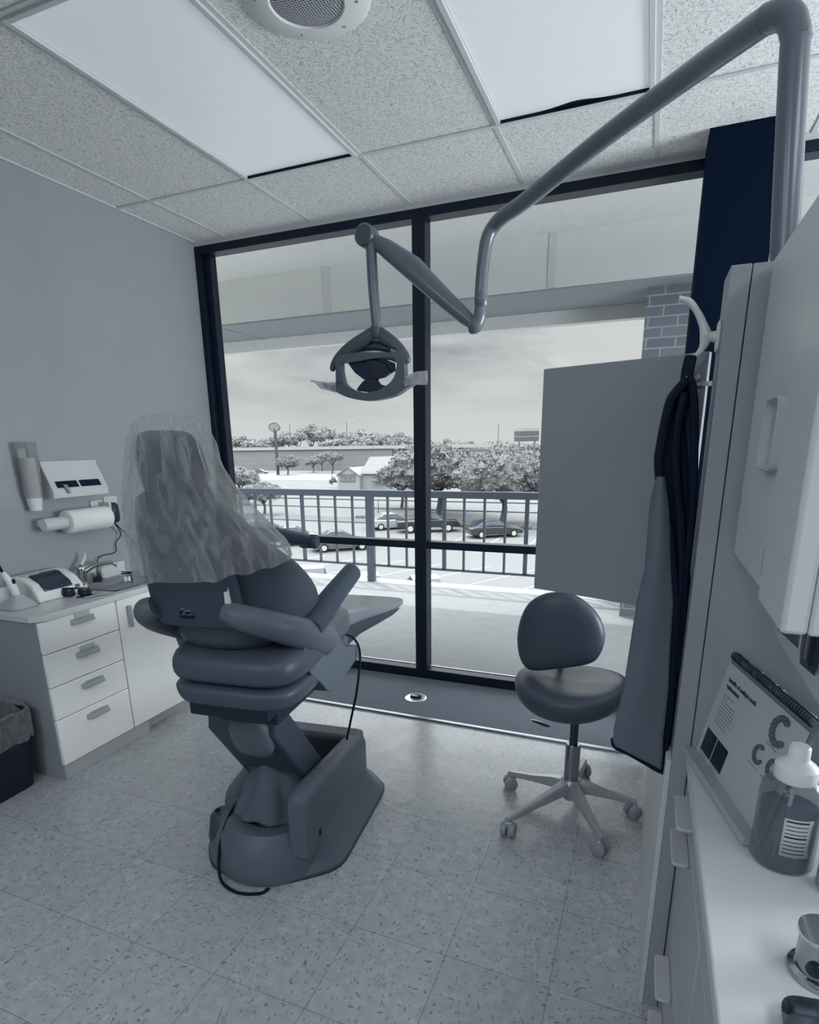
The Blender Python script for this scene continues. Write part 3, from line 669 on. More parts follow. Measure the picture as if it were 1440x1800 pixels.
# safety glasses
sg = thing('safety_glasses', 'black wraparound safety glasses lying on the left worktop', 'glasses', (-2.51, 1.95, .793), .5)
for s_ in (-1, 1):
    bm = NB(); pill(bm, .034, .010, .022, 2.4, 20, Matrix.Translation((s_ * .037, 0, .024))); finish('lens', bm, mat('black_gloss', 6, .15, spec=.6), sg)
    bm = NB(); tube(bm, [(s_ * .068, 0, .03), (s_ * .074, .04, .024), (s_ * .06, .10, .006)], .0045, 8, 4); finish('temple', bm, mat('black_gloss', 6, .15), sg)
bm = NB(); tube(bm, [(-.06, 0, .045), (0, -.004, .045), (.06, 0, .045)], .005, 8, 3); finish('bridge', bm, mat('black_gloss', 6, .15), sg)
for i, (x_, y_, a_, ln, mm_, lb_) in enumerate(((-2.455, 1.985, .9, .13, BLACK2, 'black slim instrument lying in front of the safety glasses'), (-2.43, 2.0, 1.05, .12, METAL, 'thin steel instrument lying beside the black one near the sink edge'))):
    t = thing('dental_instrument', lb_, 'dental tool', (x_, y_, .797), a_)
    bm = NB(); tube(bm, [(-ln / 2, 0, 0), (0, 0, .002), (ln / 2, .0, 0)], [.004, .005, .002], 8); finish('handle', bm, mm_, t)
    bm = NB(); tube(bm, [(ln / 2, 0, 0), (ln / 2 + .012, .004, .0), (ln / 2 + .02, .012, .003)], .0016, 6); finish('tip', bm, METAL, t)
cj = thing('clear_jar', 'small clear jar of dark contents beside the faucet', 'jar', (-2.675, 2.245 + .04, .797)); cj.location = (-2.70, 2.235, .793)
GLS = mat('clear_plastic', 215, .08, trans=1., ior=1.3, spec=.5)
bm = NB(); lathe(bm, [(.0, .002), (.026, .002), (.027, .05), (.025, .05), (.024, .004), (0, .004)], cap=False, seg=24); finish('jar_wall', bm, GLS, cj)
bm = NB(); lathe(bm, [(0, .005), (.022, .005), (.022, .028), (0, .03)], seg=16); finish('contents', bm, mat('dark_contents', 50, .5), cj)
ch = thing('charger_block', 'white rounded charger block against the wall behind the sink', 'charger', (-2.735, 2.35, .793))
bm = NB(); pill(bm, .022, .07, .035, 5, 28, Matrix.Translation((0, 0, .036))); finish('case', bm, WHITE2, ch)
bm = NB(); tube(bm, [(.0, .05, .02), (.05, .09, .012), (.03, .13, .006), (.07, .10, .006), (.02, .06, .006), (.08, .14, .006)], .003, 6, 5); tag(finish('coiled_cable', bm, BLACK2), 'black cable coiled behind the sink', 'cable').location = (-2.735, 2.35, .795)
# wall-mounted: cup dispenser, towel box, paper roll, adapter
cp = thing('cup_dispenser', 'clear tube dispenser of paper cups on the left wall', 'dispenser', (-2.735, 1.985, 1.22))
bm = NB(); lathe(bm, [(.047, .30), (.049, .30), (.042, .06), (.040, .04), (.038, .04), (.040, .06), (.047, .30)], cap=False, seg=28); finish('tube', bm, mat('frosted_tube', 205, .2, trans=.85, ior=1.1, alpha=.6), cp)
wbox('bracket', -.04, -.030, -.02, .02, .05, .27, WHITE2, cp)
c0 = None
for k in range(9):
    bm = NB(); z0 = -.02 + k * .022
    lathe(bm, [(.0, z0), (.026, z0), (.036, z0 + .07), (.037, z0 + .072), (.034, z0 + .068), (.025, z0 + .003), (0, z0 + .003)], cap=False, seg=24)
    o = finish('paper_cup', bm, mat('cup_paper', 178 if k else 215, .7)); o.location = cp.location
    tag(o, 'paper cup poking out of the bottom of the clear dispenser' if k == 0 else 'paper cup stacked inside the clear dispenser tube', 'cup', 'paper cups in the dispenser')
tb = thing('wipes_dispenser', 'pale wall dispenser with two dark slots above the paper roll', 'dispenser', (XL, 2.055, 1.25))
bm = NB(); prof = [(0, 0), (.085, .0), (.09, .03), (.085, .045), (.03, .16), (.03, .18), (0, .18)]
prism(bm, [(x, 0, z) for x, z in prof], (0, .325, 0)); finish('case', bm, mat('dispenser_grey', 196, .4), tb, bev=.004)
for y0, y1 in ((.03, .15), (.165, .285)):
    bm = NB(); prism(bm, [(.0845, y0, .050), (.0665, y0, .080), (.070, y0, .082), (.088, y0, .052)], (0, y1 - y0, 0)); finish('slot', bm, BLACK2, tb, smooth=False)
bm = NB(); loft(bm, [[(.085, .06 + .01 * k, .065), (.092, .06 + .01 * k, .062), (.104, .075 + .005 * k, .022), (.097, .07 + .005 * k, .022)] for k in range(3)]); finish('wipe', bm, GREYP, tb)
pt = thing('paper_towel_holder', 'white wall holder carrying the paper towel roll', 'towel holder', (XL, 2.10, 1.13))
bm = NB(); lathe(bm, [(.001, -.12), (.028, -.12), (.032, -.10), (.030, .0), (.012, .02), (.012, .32), (.001, .32)], (.075, 0, 0), 24, 'Y'); finish('spindle', bm, mat('holder_white', 205, .3), pt)
wbox('arm', 0, .075, -.10, -.07, -.015, .02, mat('holder_white', 205, .3), pt, bev=.006)
bm = NB(); box(bm, 0, .09, .268, .283, -.015, .075); box(bm, 0, .01, .22, .30, .02, .085); finish('end_bracket', bm, mat('holder_white', 205, .3), pt, bev=.005)
bm = NB(); lathe(bm, [(.018, -.02), (.055, -.02), (.058, -.015), (.058, .225), (.055, .23), (.018, .23)], cap=False, seg=48, axis='Y'); ro = finish('paper_roll', bm, mat('paper', 232, .9, spec=.05, bump=.4, bscale=120)); ro.location = (XL + .075, 2.125, 1.13); tag(ro, 'white roll of paper towel on the wall holder', 'paper roll')
ad = thing('power_adapter', 'black power adapter plugged into the wall beside the paper roll', 'adapter', (XL, 2.47, 1.14))
wbox('socket_plate', 0, .006, -.06, .03, -.03, .09, WHITE2, ad, bev=.002)
ac_ = PX(199, 901, XL + .07) - Vector((XL, 2.47, 1.14))
bm = NB(); pill(bm, .036, .027, .056, 4, 28, Matrix.Translation((.062, ac_.y, ac_.z))); pill(bm, .022, .018, .02, 4, 20, Matrix.Translation((.02, ac_.y, ac_.z))); finish('case', bm, mat('adapter_black', 22, .4), ad)
for pts, lb_ in (([(.062, ac_.y, ac_.z - .05), (.03, .07, -.17), (.015, .16, -.29), (.012, .24, -.33)], 'black cable running from the adapter down to the right along the wall'), ([(.062, ac_.y, ac_.z - .05), (.03, .0, -.12), (.015, -.03, -.17), (.015, -.04, -.22), (.015, -.13, -.225), (.02, -.17, -.24), (.025, -.18, -.30)], 'black cable hanging from the adapter to the charger block')):
    bm = NB(); tube(bm, pts, .0028, 6, 5); o = finish('cable', bm, BLACK2); o.location = ad.location; tag(o, lb_, 'cable')
# waste bin
wb = thing('waste_bin', 'black waste bin at the end of the left cabinet', 'bin', (-2.615, 1.41, 0))
bm = NB(); loft(bm, [[(x, y, z) for x, y in srect(a, b_, 36, 7)] for a, b_, z in ((.125, .165, 0), (.13, .17, .01), (.15, .19, .36), (.155, .195, .362), (.155, .195, .372), (.146, .184, .372), (.125, .165, .02))], cap1=True); finish('bucket', bm, mat('bin_black', 10, .5), wb)
FILM = bpy.data.materials.new('plastic_film'); FILM.use_nodes = True
def film(m, dens, g=205, rough=.18, wr=26):
    t = m.node_tree; t.nodes.clear(); n = t.nodes.new; l = t.links.new; o = n('ShaderNodeOutputMaterial'); a = n('ShaderNodeBsdfTransparent'); a.inputs[0].default_value = (.93, .95, .97, 1)
    p = n('ShaderNodeBsdfPrincipled'); p.inputs['Base Color'].default_value = (*tone(g), 1); p.inputs['Roughness'].default_value = rough; p.inputs['Specular IOR Level'].default_value = .9
    tl = n('ShaderNodeBsdfTranslucent'); tl.inputs[0].default_value = (*tone(g), 1); pm = n('ShaderNodeMixShader'); pm.inputs[0].default_value = .45; l(p.outputs[0], pm.inputs[1]); l(tl.outputs[0], pm.inputs[2])
    mxs = n('ShaderNodeMixShader'); tc_ = n('ShaderNodeTexCoord'); mp_ = n('ShaderNodeMapping'); mp_.inputs['Scale'].default_value = (1, 1, .35); l(tc_.outputs['Object'], mp_.inputs[0])
    nn = n('ShaderNodeTexNoise'); nn.inputs['Scale'].default_value = wr; nn.inputs['Detail'].default_value = 4; nn.inputs['Distortion'].default_value = 1.5; l(mp_.outputs[0], nn.inputs['Vector'])
    fr = n('ShaderNodeLayerWeight'); fr.inputs[0].default_value = .35
    mr = n('ShaderNodeMapRange'); mr.inputs[1].default_value = .45; mr.inputs[2].default_value = .72; mr.inputs[3].default_value = dens; mr.inputs[4].default_value = min(1, dens + .22); l(nn.outputs['Fac'], mr.inputs[0])
    ma = n('ShaderNodeMath'); ma.operation = 'MULTIPLY_ADD'; ma.use_clamp = True; l(fr.outputs['Facing'], ma.inputs[0]); ma.inputs[1].default_value = .55; l(mr.outputs[0], ma.inputs[2])
    bp = n('ShaderNodeBump'); bp.inputs['Strength'].default_value = .8; bp.inputs['Distance'].default_value = .01; l(nn.outputs['Fac'], bp.inputs['Height']); l(bp.outputs[0], p.inputs['Normal'])
    l(ma.outputs[0], mxs.inputs[0]); l(a.outputs[0], mxs.inputs[1]); l(pm.outputs[0], mxs.inputs[2]); l(mxs.outputs[0], o.inputs[0])
film(FILM, .19, 228)
LINER = bpy.data.materials.new('bin_liner'); LINER.use_nodes = True; film(LINER, .30, 190)
bm = NB(); random.seed(5); rings = []
for a, b_, z in ((.160, .200, .24), (.162, .202, .37), (.158, .198, .385), (.146, .186, .37), (.10, .14, .24), (.04, .05, .22)):
    rings.append([(x + .008 * noise.noise(Vector((x * 40, y * 40, z * 9))), y + .008 * noise.noise(Vector((x * 30, y * 30, z * 9 + 5))), z + .022 * noise.noise(Vector((x * 26, y * 26, z)))) for x, y in srect(a, b_, 72, 6)])
loft(bm, rings, cap0=False, cap1=True); finish('bin_liner', bm, LINER, wb)['label'] = 'crumpled clear plastic liner folded over the rim'

# ------------------------------------------------------------------ dental chair
TH = math.radians(6); CO = Vector((-1.19, 1.55, 0))
ch = thing('dental_chair', 'grey dental chair raised high, its head end wrapped in a clear plastic bag', 'dental chair', CO, TH)
cR = np.array([math.cos(TH), math.sin(TH), 0]); cF = np.array([-math.sin(TH), math.cos(TH), 0]); cO = np.array([*CO])
def _loc(P): return Vector((float((P - cO) @ cR), float((P - cO) @ cF), float(P[2])))
def LX(px, py, lx): d = ray(px, py); return _loc(CAM + d * ((lx - (CAM - cO) @ cR) / (d @ cR)))
def LY(px, py, ly): d = ray(px, py); return _loc(CAM + d * ((ly - (CAM - cO) @ cF) / (d @ cF)))
VIN = mat('grey_vinyl', 78, .42, spec=.4, bump=.08, bscale=60); VIN2 = mat('grey_vinyl_dark', 62, .45, spec=.35)
SHELL = mat('chair_shell', 95, .45, spec=.35); SHELL2 = mat('chair_shell_light', 64, .45, spec=.35); DARKM = mat('chair_mechanism', 14, .5)
def rounded(pts, r, n=5):
    o = []; m_ = len(pts)
    for i in range(m_):
        p0, p1, p2 = Vector(pts[i - 1]), Vector(pts[i]), Vector(pts[(i + 1) % m_])
        a = (p0 - p1); b = (p2 - p1); q = min(r, a.length * .45, b.length * .45); a = p1 + a.normalized() * q; b = p1 + b.normalized() * q
        for k in range(n + 1):
            t = k / n; o.append(a.lerp(p1, t).lerp(p1.lerp(b, t), t))
    return o
plate = [(-.278, 0), (-.174, -.138), (0, -.157), (.13, -.13), (.286, -.014), (.285, .466), (.276, .541), (.141, .671), (-.14, .671), (-.28, .54)]
pl = [(p.x, p.y) for p in rounded([(x, y, 0) for x, y in plate], .07)]
def scl(P, k, z, cy=.24): return [(x * k, cy + (y - cy) * k, z) for x, y in P]
bm = NB(); loft(bm, [scl(pl, 1, 0), scl(pl, 1, .010), scl(pl, .985, .014)]); finish('base_plate', bm, mat('plate_dark', 60, .6), ch)
hs_ = [(-.195, -.03), (-.12, -.06), (.12, -.06), (.212, -.03), (.215, .46), (.17, .50), (-.17, .50), (-.215, .46)]
ho = [(p.x, p.y) for p in rounded([(x, y, 0) for x, y in hs_], .05)]
n_ = 60
def resamp(P, n):
    P = [Vector((x, y)) for x, y in P]; P = P + [P[0]]; d = [0]
    for a, b in zip(P, P[1:]): d.append(d[-1] + (b - a).length)
    o = []
    for k in range(n):
        t = d[-1] * k / n; i = max(j for j in range(len(d)) if d[j] <= t + 1e-9); i = min(i, len(P) - 2)
        o.append(tuple(P[i].lerp(P[i + 1], (t - d[i]) / max(1e-9, d[i + 1] - d[i]))))
    return o
pa, pb = resamp(pl, n_), resamp(ho, n_)
sh = min(range(n_), key=lambda k: sum((Vector(pa[i]) - Vector(pb[(i + k) % n_])).length for i in range(n_))); pb = pb[sh:] + pb[:sh]
bm = NB(); loft(bm, [[(*(Vector(a).lerp(Vector(b), t)), z) for a, b in zip(pa, pb)] for t, z in ((.06, .014), (.45, .05), (.8, .105), (1, .15))]); finish('base_skirt', bm, mat('skirt', 96, .5), ch)
# U-shaped housing
bm = NB()
for s_, y0, y1 in ((1, -.105, .50), (-1, .03, .50)):
    zt0, zt1 = .35, .295
    rings = []
    for y, k in ((y0, 0), (y0 + .01, .5), (y0 + .035, 1), (y1 - .045, 1), (y1 - .012, .5), (y1, 0)):
        zt = zt0 + (zt1 - zt0) * (y - y0) / (y1 - y0) - .03 * (1 - k); xo, xi = .215 - .012 * (1 - k), .135 + .006 * (1 - k)
        if s_ < 0 and y < .3: zt = min(zt, .20 + (y - 0) * .4)
        rings.append([(s_ * xo, y, .10), (s_ * xo, y, zt - .04), (s_ * (xo - .008), y, zt - .014), (s_ * (xo - .028), y, zt), (s_ * (xi + .018), y, zt), (s_ * (xi + .004), y, zt - .010), (s_ * xi, y, zt - .03), (s_ * xi, y, .10)])
    loft(bm, rings)
finish('side_wall', bm, SHELL, ch)
rings = []
bm = NB(); box(bm, -.2, .2, .40, .50, .10, .302); finish('front_wall', bm, SHELL, ch, bev=.02, seg=4)
wbox('inner_well', -.15, .15, .02, .42, .10, .16, DARKM, ch)
wbox('badge', .2135, .2165, -.03, -.012, .14, .165, BLACK2, ch)
# toe cover
bm = NB(); rings = []
for k in range(25):
    a = PI + (PI) * k / 24; cx_, cy_ = .125 * math.cos(a), .055 + .125 * math.sin(a)
    ex = [(-.062, .0), (-.06, .05), (-.035, .085), (.0, .10), (.045, .098), (.082, .07), (.10, .025), (.10, .0)]
    rings.append([((.125 + e) * math.cos(a), .055 + (.125 + e) * 1.05 * math.sin(a), .012 + z * 1.6) for e, z in ex])
rings = [[(x, y + .14, z) for x, y, z in rings[0]]] + rings
loft(bm, rings); finish('toe_cover', bm, SHELL, ch)
# boot
bm = NB(); rings = []
for k in range(13):
    t = k / 12; z = .165 + .20 * t; r1 = .105 * (1 - t) ** 1.1 + .05; cy_ = .055 + .02 * t; cx_ = -.01 + .0 * t
    ring = []
    for j in range(40):
        a = 2 * PI * j / 40; rr = r1 * (1 + .14 * (1 - abs(2 * t - 1)) * math.sin(4 * a + 2 * t) + .07 * math.sin(9 * a - 3 * t) * (1 - t))
        ring.append((cx_ + rr * math.cos(a), cy_ + rr * .9 * math.sin(a), z + .010 * math.sin(3 * a)))
    rings.append(ring)
loft(bm, rings); finish('fabric_boot', bm, mat('boot_fabric', 96, .8, spec=.1), ch, sub=1)
# lift arms
st_ = [((386, 1228), (492, 1238)), ((377, 1262), (486, 1275)), ((375, 1281), (487, 1300)), ((388, 1300), (497, 1322)), ((412, 1325), (516, 1345)), ((442, 1372), (543, 1384))]
bm = NB(); rings = []
for i, (a, b) in enumerate(st_):
    A, B = LX(*a, -.115), LX(*b, .115); off = Vector((0, .10, .04)); y = (A.y + B.y) / 2; z = (A.z + B.z) / 2
    rings.append([Vector((-.115, y, z)), Vector((-.115, y + .11, z + .03)), Vector((.115, y + .11, z + .03)), Vector((.115, y, z))])
loft(bm, rings); finish('lift_arm', bm, SHELL, ch, bev=.02, seg=4)
bm = NB(); P_ = [LX(*a, .125) for a in ((494, 1240), (482, 1272), (482, 1296), (543, 1379), (576, 1345), (500, 1240))]
prism(bm, P_, (-.25, 0, 0)); finish('parallel_link', bm, SHELL2, ch, bev=.010, seg=3)
bm = NB(); c_ = (LX(530, 1270, .0)); pill(bm, .075, .03, .085, 3, 28, Matrix.Translation((.035, rings[1][0].y - .022, rings[1][0].z - .04)) @ RX(.35)); finish('pivot_cover', bm, SHELL, ch)
# under-seat carriage
bm = NB(); box(bm, -.06, .20, -.29, .10, .705, .78); box(bm, -.03, .18, -.20, .12, .65, .71); finish('carriage', bm, DARKM, ch, bev=.006)
bm = NB(); box(bm, .02, .16, .0, .30, .705, .745); finish('support_rail', bm, VIN2, ch, bev=.006)
# seat
def ring_rr(cx, cy, hw, hd, z, n=36, e=4): return [(x * .84 + .075 - .06 * max(-.2, y), y, z) for x, y in srect(hw, hd, n, e, cx, cy)]
def UX(x): return x * .88 + .045
bm = NB(); loft(bm, [ring_rr(0, -.02, *a, 36, 6) for a in ((.20, .27, .745), (.228, .295, .750), (.24, .305, .775), (.243, .31, .805), (.235, .305, .820))]); finish('seat_shell', bm, VIN, ch, sub=1)
bm = NB(); loft(bm, [ring_rr(0, -.01, *a, 36, 5.5) for a in ((.215, .285, .816), (.246, .32, .828), (.252, .325, .865), (.246, .318, .905), (.20, .27, .925))]); finish('seat_cushion', bm, VIN, ch, sub=1)
# leg rest
bm = NB(); rings = []
for y, hw, zt, th in ((.22, .19, .90, .10), (.32, .205, .885, .10), (.50, .205, .845, .075), (.75, .205, .79, .062), (1.0, .20, .738, .055), (1.17, .195, .715, .045), (1.215, .18, .706, .03)):
    rings.append([(x, y, zt - th / 2 + q) for x, q in srect(hw, th / 2, 28, 4)])
loft(bm, rings); lr = finish('leg_rest', bm, mat('vinyl_leg', 118, .3, spec=.5), ch, sub=1)
bm = NB(); rings = []
for y, zt, zb in ((.26, .82, .70), (.40, .79, .68), (.62, .755, .685), (.9, .70, .655), (1.1, .665, .635), (1.19, .655, .635)): rings.append([(-.15, y, zb), (-.165, y, zt), (.165, y, zt), (.15, y, zb)])
loft(bm, rings); finish('leg_rest_support', bm, SHELL2, ch, bev=.006)
# backrest
bm = NB(); rings = []
for z, hw, yb, yf in ((.90, .20, -.28, -.02), (.94, .235, -.30, -.01), (1.00, .262, -.31, -.045), (1.06, .265, -.32, -.075), (1.12, .255, -.33, -.13), (1.18, .238, -.345, -.21), (1.24, .215, -.36, -.27), (1.30, .18, -.375, -.31), (1.36, .13, -.39, -.335), (1.40, .09, -.395, -.35)):
    rings.append([(UX(x), y + .10 * (abs(x) / .27) ** 2 * (1 if z < 1.2 else .3), z) for x, y in srect(hw, (yf - yb) / 2, 40, 3.2, 0, (yf + yb) / 2)])
loft(bm, rings); finish('backrest', bm, VIN, ch, sub=1)
bm = NB(); rings = []
for z, hw, y in ((1.005, .135, -.335), (1.02, .152, -.34), (1.06, .158, -.348), (1.14, .155, -.364), (1.22, .148, -.38), (1.30, .135, -.395), (1.36, .11, -.405), (1.375, .08, -.405)):
    rings.append([(UX(a), b, z) for a, b in ((-hw, y + .022), (-hw, y), (-hw * .9, y - .014), (0, y - .020), (hw * .9, y - .014), (hw, y), (hw, y + .022))])
loft(bm, rings); bs = finish('backrest_shell', bm, SHELL2, ch, bev=.004)
wbox('badge', .006, .050, -.366, -.358, 1.035, 1.062, BLACK2, bs)
bm = NB()
for k, (a, b) in enumerate((((-.030, 1.056), (-.014, 1.060)), ((-.012, 1.052), (.004, 1.058)), ((-.026, 1.043), (-.010, 1.045)), ((-.006, 1.042), (.010, 1.046)), ((-.02, 1.050), (-.008, 1.054)))):
    tube(bm, [(a[0] + .038, -.3668, a[1]), ((a[0] + b[0]) / 2 + .038, -.3672, (a[1] + b[1]) / 2 + .003), (b[0] + .038, -.3668, b[1])], .0012, 5, 2)
finish('emblem', bm, mat('emblem_grey', 130, .5), bs)
wbox('adjustment_strip', .155, .170, -.374, -.362, 1.07, 1.15, mat('strip_white', 205, .4), bs)
bm = NB(); box(bm, .028, .072, -.395, -.375, 1.30, 1.40); finish('headrest_bar', bm, METAL, ch, bev=.004)
bm = NB(); rings = []
for z, hw, yb, yf in ((1.375, .07, -.405, -.34), (1.385, .10, -.425, -.325), (1.45, .115, -.44, -.33), (1.52, .105, -.45, -.35), (1.545, .085, -.445, -.365), (1.552, .05, -.435, -.375)): rings.append([(x * .74 + .055, y, z - .03) for x, y in srect(hw, (yf - yb) / 2, 32, 3.5, 0, (yf + yb) / 2)])
loft(bm, rings); finish('headrest', bm, VIN2, ch, sub=1)
bm = NB(); pill(bm, .10, .035, .05, 3, 28, Matrix.Translation((.075, -.35, 1.35)) @ R3(0, .5, 0)); finish('headrest_joint_cover', bm, VIN2, ch)
# arm brackets
def BX(x): return x if x > 0 else x * .62 + .02
for s_ in (1, -1):
    bm = NB(); tube(bm, [(BX(s_ * .15), -.36, 1.06), (BX(s_ * .20), -.36, 1.045), (BX(s_ * .255), -.28, 1.0), (BX(s_ * .262), -.15, .94), (BX(s_ * .262), -.02, .88)], [.030, .036, .042, .050, .055], 16, 5)
    bk = finish('arm_bracket', bm, SHELL, ch)
    bm = NB(); pts = [(-.20, .93), (-.10, .96), (.005, .955), (.128, .80), (.25, .775), (.262, .73), (.03, .695), (-.03, .70), (-.09, .76), (-.165, .82)]
    P_ = rounded([(BX(s_ * .285), y, z) for y, z in pts], .03, 3); prism(bm, P_, (-s_ * .055, 0, 0)); finish('bracket_body', bm, SHELL, bk, bev=.014, seg=4)
def armrest(pts, rad, seg=18, n=6):
    bm = NB(); tube(bm, pts, rad, seg, n, sx=1.0); return bm
a0 = Vector((.275, -.12, .955)); a1 = Vector((.275, .22, 1.045))
bm = armrest([a0 - (a1 - a0) * .04, a0, a0.lerp(a1, .5) + Vector((0, 0, .004)), a1, a1 + (a1 - a0) * .06], [.012, .040, .040, .036, .034, .010]); finish('armrest', bm, SHELL2, ch)
b0_, b1_ = LX(400, 946, -.24), LX(543, 950, -.20)
ar = finish('armrest', armrest([b0_, b0_.lerp(b1_, .45) + Vector((0, 0, .022)), b1_ + Vector((0, 0, .0))], [.034, .032, .030]), mat('dark_vinyl', 6, .5, spec=.3), ch); ar['label'] = 'dark padded swing-out armrest'
bm = NB(); lathe(bm, [(.001, -.045), (.028, -.045), (.034, -.035), (.034, .035), (.028, .045), (.001, .045)], b1_ + Vector((.0, -.0, -.004)), 24, 'X'); finish('end_roll', bm, mat('roll_grey', 50, .5), ar)
bm = NB(); tube(bm, [(-.14, -.05, .90), (-.20, .12, .98), b0_ + Vector((-.02, 0, -.06)), b0_], .022, 10, 4); finish('armrest_post', bm, SHELL, ch)
# hoses
bm = NB(); tube(bm, [LX(505, 1120, .10), LX(470, 1130, .06), LX(442, 1155, .02), LX(428, 1200, .0), LX(424, 1240, .0), LX(432, 1262, .0)], .0065, 8, 6); finish('hose', bm, mat('hose_grey', 84, .5), ch)
bm = NB(); tube(bm, [LX(600, 1113, .25), LX(622, 1122, .28), LX(633, 1150, .30), LX(628, 1210, .30), LX(618, 1260, .26), LX(610, 1299, .20)], .0045, 8, 6); finish('power_cable', bm, BLACK2, ch)
bm = NB(); tube(bm, [LY(361, 1205, -.3), LY(366, 1225, -.3), LY(383, 1236, -.28), LY(400, 1225, -.25)], .004, 8, 5); tube(bm, [LY(372, 1207, -.3), LY(378, 1218, -.3), LY(392, 1222, -.28)], .004, 8, 5); finish('cable_loop', bm, BLACK2, ch)
bm = NB(); tube(bm, [(-.14, .10, .20), (-.13, .02, .20), (-.14, -.04, .17), (-.135, -.12, .10), (-.10, -.185, .02), (-.02, -.215, .006), (.06, -.20, .006), (.08, -.17, .006)], .0055, 8, 6); finish('floor_cable', bm, BLACK2, ch)
bm = NB(); tube(bm, [LX(478, 1250, .0), LX(500, 1246, .0)], .010, 10); tube(bm, [LX(425, 1250, -.02), LX(440, 1276, -.02), LX(452, 1281, -.02)], .004, 8, 3); finish('valve_lever', bm, METAL, ch)
# foot control
fc = thing('foot_control', 'round grey foot control with dark buttons beside the chair toe', 'foot control', (PZ(396, 1452, 0.06).x, PZ(396, 1452, 0.06).y, 0.0145), TH)
bm = NB(); lathe(bm, [(0.001, .0), (.062, .0), (.064, .02), (.050, .10), (.040, .112), (.001, .116)], seg=32); finish('housing', bm, SHELL2, fc)
for x_, y_ in ((.012, .022), (-.022, -.004), (.022, -.012)):
    bm = NB(); lathe(bm, [(.001, .108), (.009, .108), (.009, .120), (.001, .121)], (x_, y_, 0), 14); finish('button', bm, BLACK2, fc)
# plastic bag
bm = NB(); rings = []
prof_ = [(1.56, .015, -.395, .012, .05), (1.556, .050, -.395, .035, .05), (1.54, .078, -.395, .065, .05), (1.50, .090, -.39, .08, .05), (1.43, .104, -.38, .092, .047), (1.36, .122, -.37, .105, .045), (1.29, .148, -.345, .125, .045), (1.22, .175, -.315, .145, .05), (1.16, .198, -.285, .165, .055), (1.10, .212, -.265, .175, .055), (1.085, .212, -.262, .178, .055), (1.05, .21, -.25, .17, .05)]
Z_ = np.array([p[0] for p in prof_][::-1])
prof_ = [(1.56 - (1.56 - p[0]) * .84, *p[1:]) for p in prof_]
def lerp_prof(z):
    for a, b in zip(prof_, prof_[1:]):
        if a[0] >= z >= b[0]:
            t = (a[0] - z) / (a[0] - b[0]); return [a[i] + (b[i] - a[i]) * t for i in range(5)]
    return prof_[-1]
zz = [1.56, 1.559, 1.556, 1.549, 1.54] + [1.54 - .0146 * k for k in range(1, 28)]
for z in zz:
    z = max(z, 1.163); p = lerp_prof(z); ring = []
    hem = max(0, 1 - (z - 1.163) / .12)
    for j in range(96):
        a = 2 * PI * j / 96; c, s = math.cos(a), math.sin(a); e = 2.6
        x = p[1] * .96 * math.copysign(abs(c) ** (2 / e), c) + p[4] + .012; y = p[2] + p[3] * math.copysign(abs(s) ** (2 / e), s)
        v = Vector((c * 2.2, s * 2.2, z * 2.6)); k = .020 * noise.noise(v * 1.6) + .010 * noise.noise(v * 4.5) + .008 * abs(noise.noise(v * 3 + Vector((9, 2, 1))))
        k *= min(1, (1.57 - z) / .08 + .1)
        nrm = Vector((c, s, 0)); q = Vector((x, y, z + hem * (.026 * c - .012) + hem * .012 * noise.noise(v * 1.3))) + nrm * k
        ring.append(q)
    rings.append(ring)
loft(bm, rings, cap0=True, cap1=False)
bag = finish('plastic_cover', bm, FILM); bag.location = CO; bag.rotation_euler = (0, 0, TH); tag(bag, 'clear plastic bag pulled over the chair headrest and upper back', 'plastic cover')

# ------------------------------------------------------------------ stool
STV = mat('stool_vinyl', 72, .42, spec=.5); ALU = mat('stool_aluminium', 168, .35, .35)
so = Vector((-.187, 2.25, 0)); st = thing('operator_stool', 'grey wheeled stool with a rounded backrest in front of the window', 'stool', so)
cast = [(-.261, .056), (-.199, -.272), (.142, -.255), (.248, .025), (.03, .27)]
bm = NB(); lathe(bm, [(.001, .045), (.024, .045), (.026, .05), (.026, .085), (.042, .10), (.045, .125), (.034, .14), (.001, .14)], seg=32); finish('hub', bm, ALU, st)
for (x, y) in cast:
    a = math.atan2(y, x); R_ = math.hypot(x, y); d = Vector((math.cos(a), math.sin(a), 0)); p = Vector((-d.y, d.x, 0)); bm = NB(); rings = []
    for t, w_, zt, zb in ((.03, .030, .132, .088), (.08, .026, .125, .085), (R_ * .6, .020, .103, .078), (R_ - .02, .015, .088, .066), (R_ + .012, .013, .083, .064)):
        rings.append([d * t + p * w_ + Vector((0, 0, zb)), d * t + p * w_ * .7 + Vector((0, 0, zt)), d * t - p * w_ * .7 + Vector((0, 0, zt)), d * t - p * w_ + Vector((0, 0, zb))])
    loft(bm, rings); lg = finish('leg', bm, ALU, st, bev=.005, seg=3)
    bm = NB(); tube(bm, [(x, y, .045), (x, y, .075)], .009, 10); pill(bm, .012, .022, .020, 3, 16, Matrix.Translation((x, y, .045)) @ RZ(a + .6))
    cs = finish('caster', bm, ALU, lg)
    for s_ in (-1, 1):
        bm = NB(); lathe(bm, [(.001, s_ * .006), (.027, s_ * .006), (.0285, s_ * .010), (.0285, s_ * .024), (.022, s_ * .029), (.001, s_ * .029)], (0, 0, 0), 24, 'Y')
        mt = Matrix.Translation((x, y, .0285)) @ RZ(a + .6)
        for v in bm.verts: v.co = mt @ v.co
        finish('caster_wheel', bm, mat('caster_grey', 150, .4), cs)
bm = NB(); lathe(bm, [(.001, .13), (.030, .13), (.030, .292), (.027, .298), (.001, .298)], seg=32); finish('gas_sleeve', bm, mat('satin_chrome', 150, .25, .9), st)
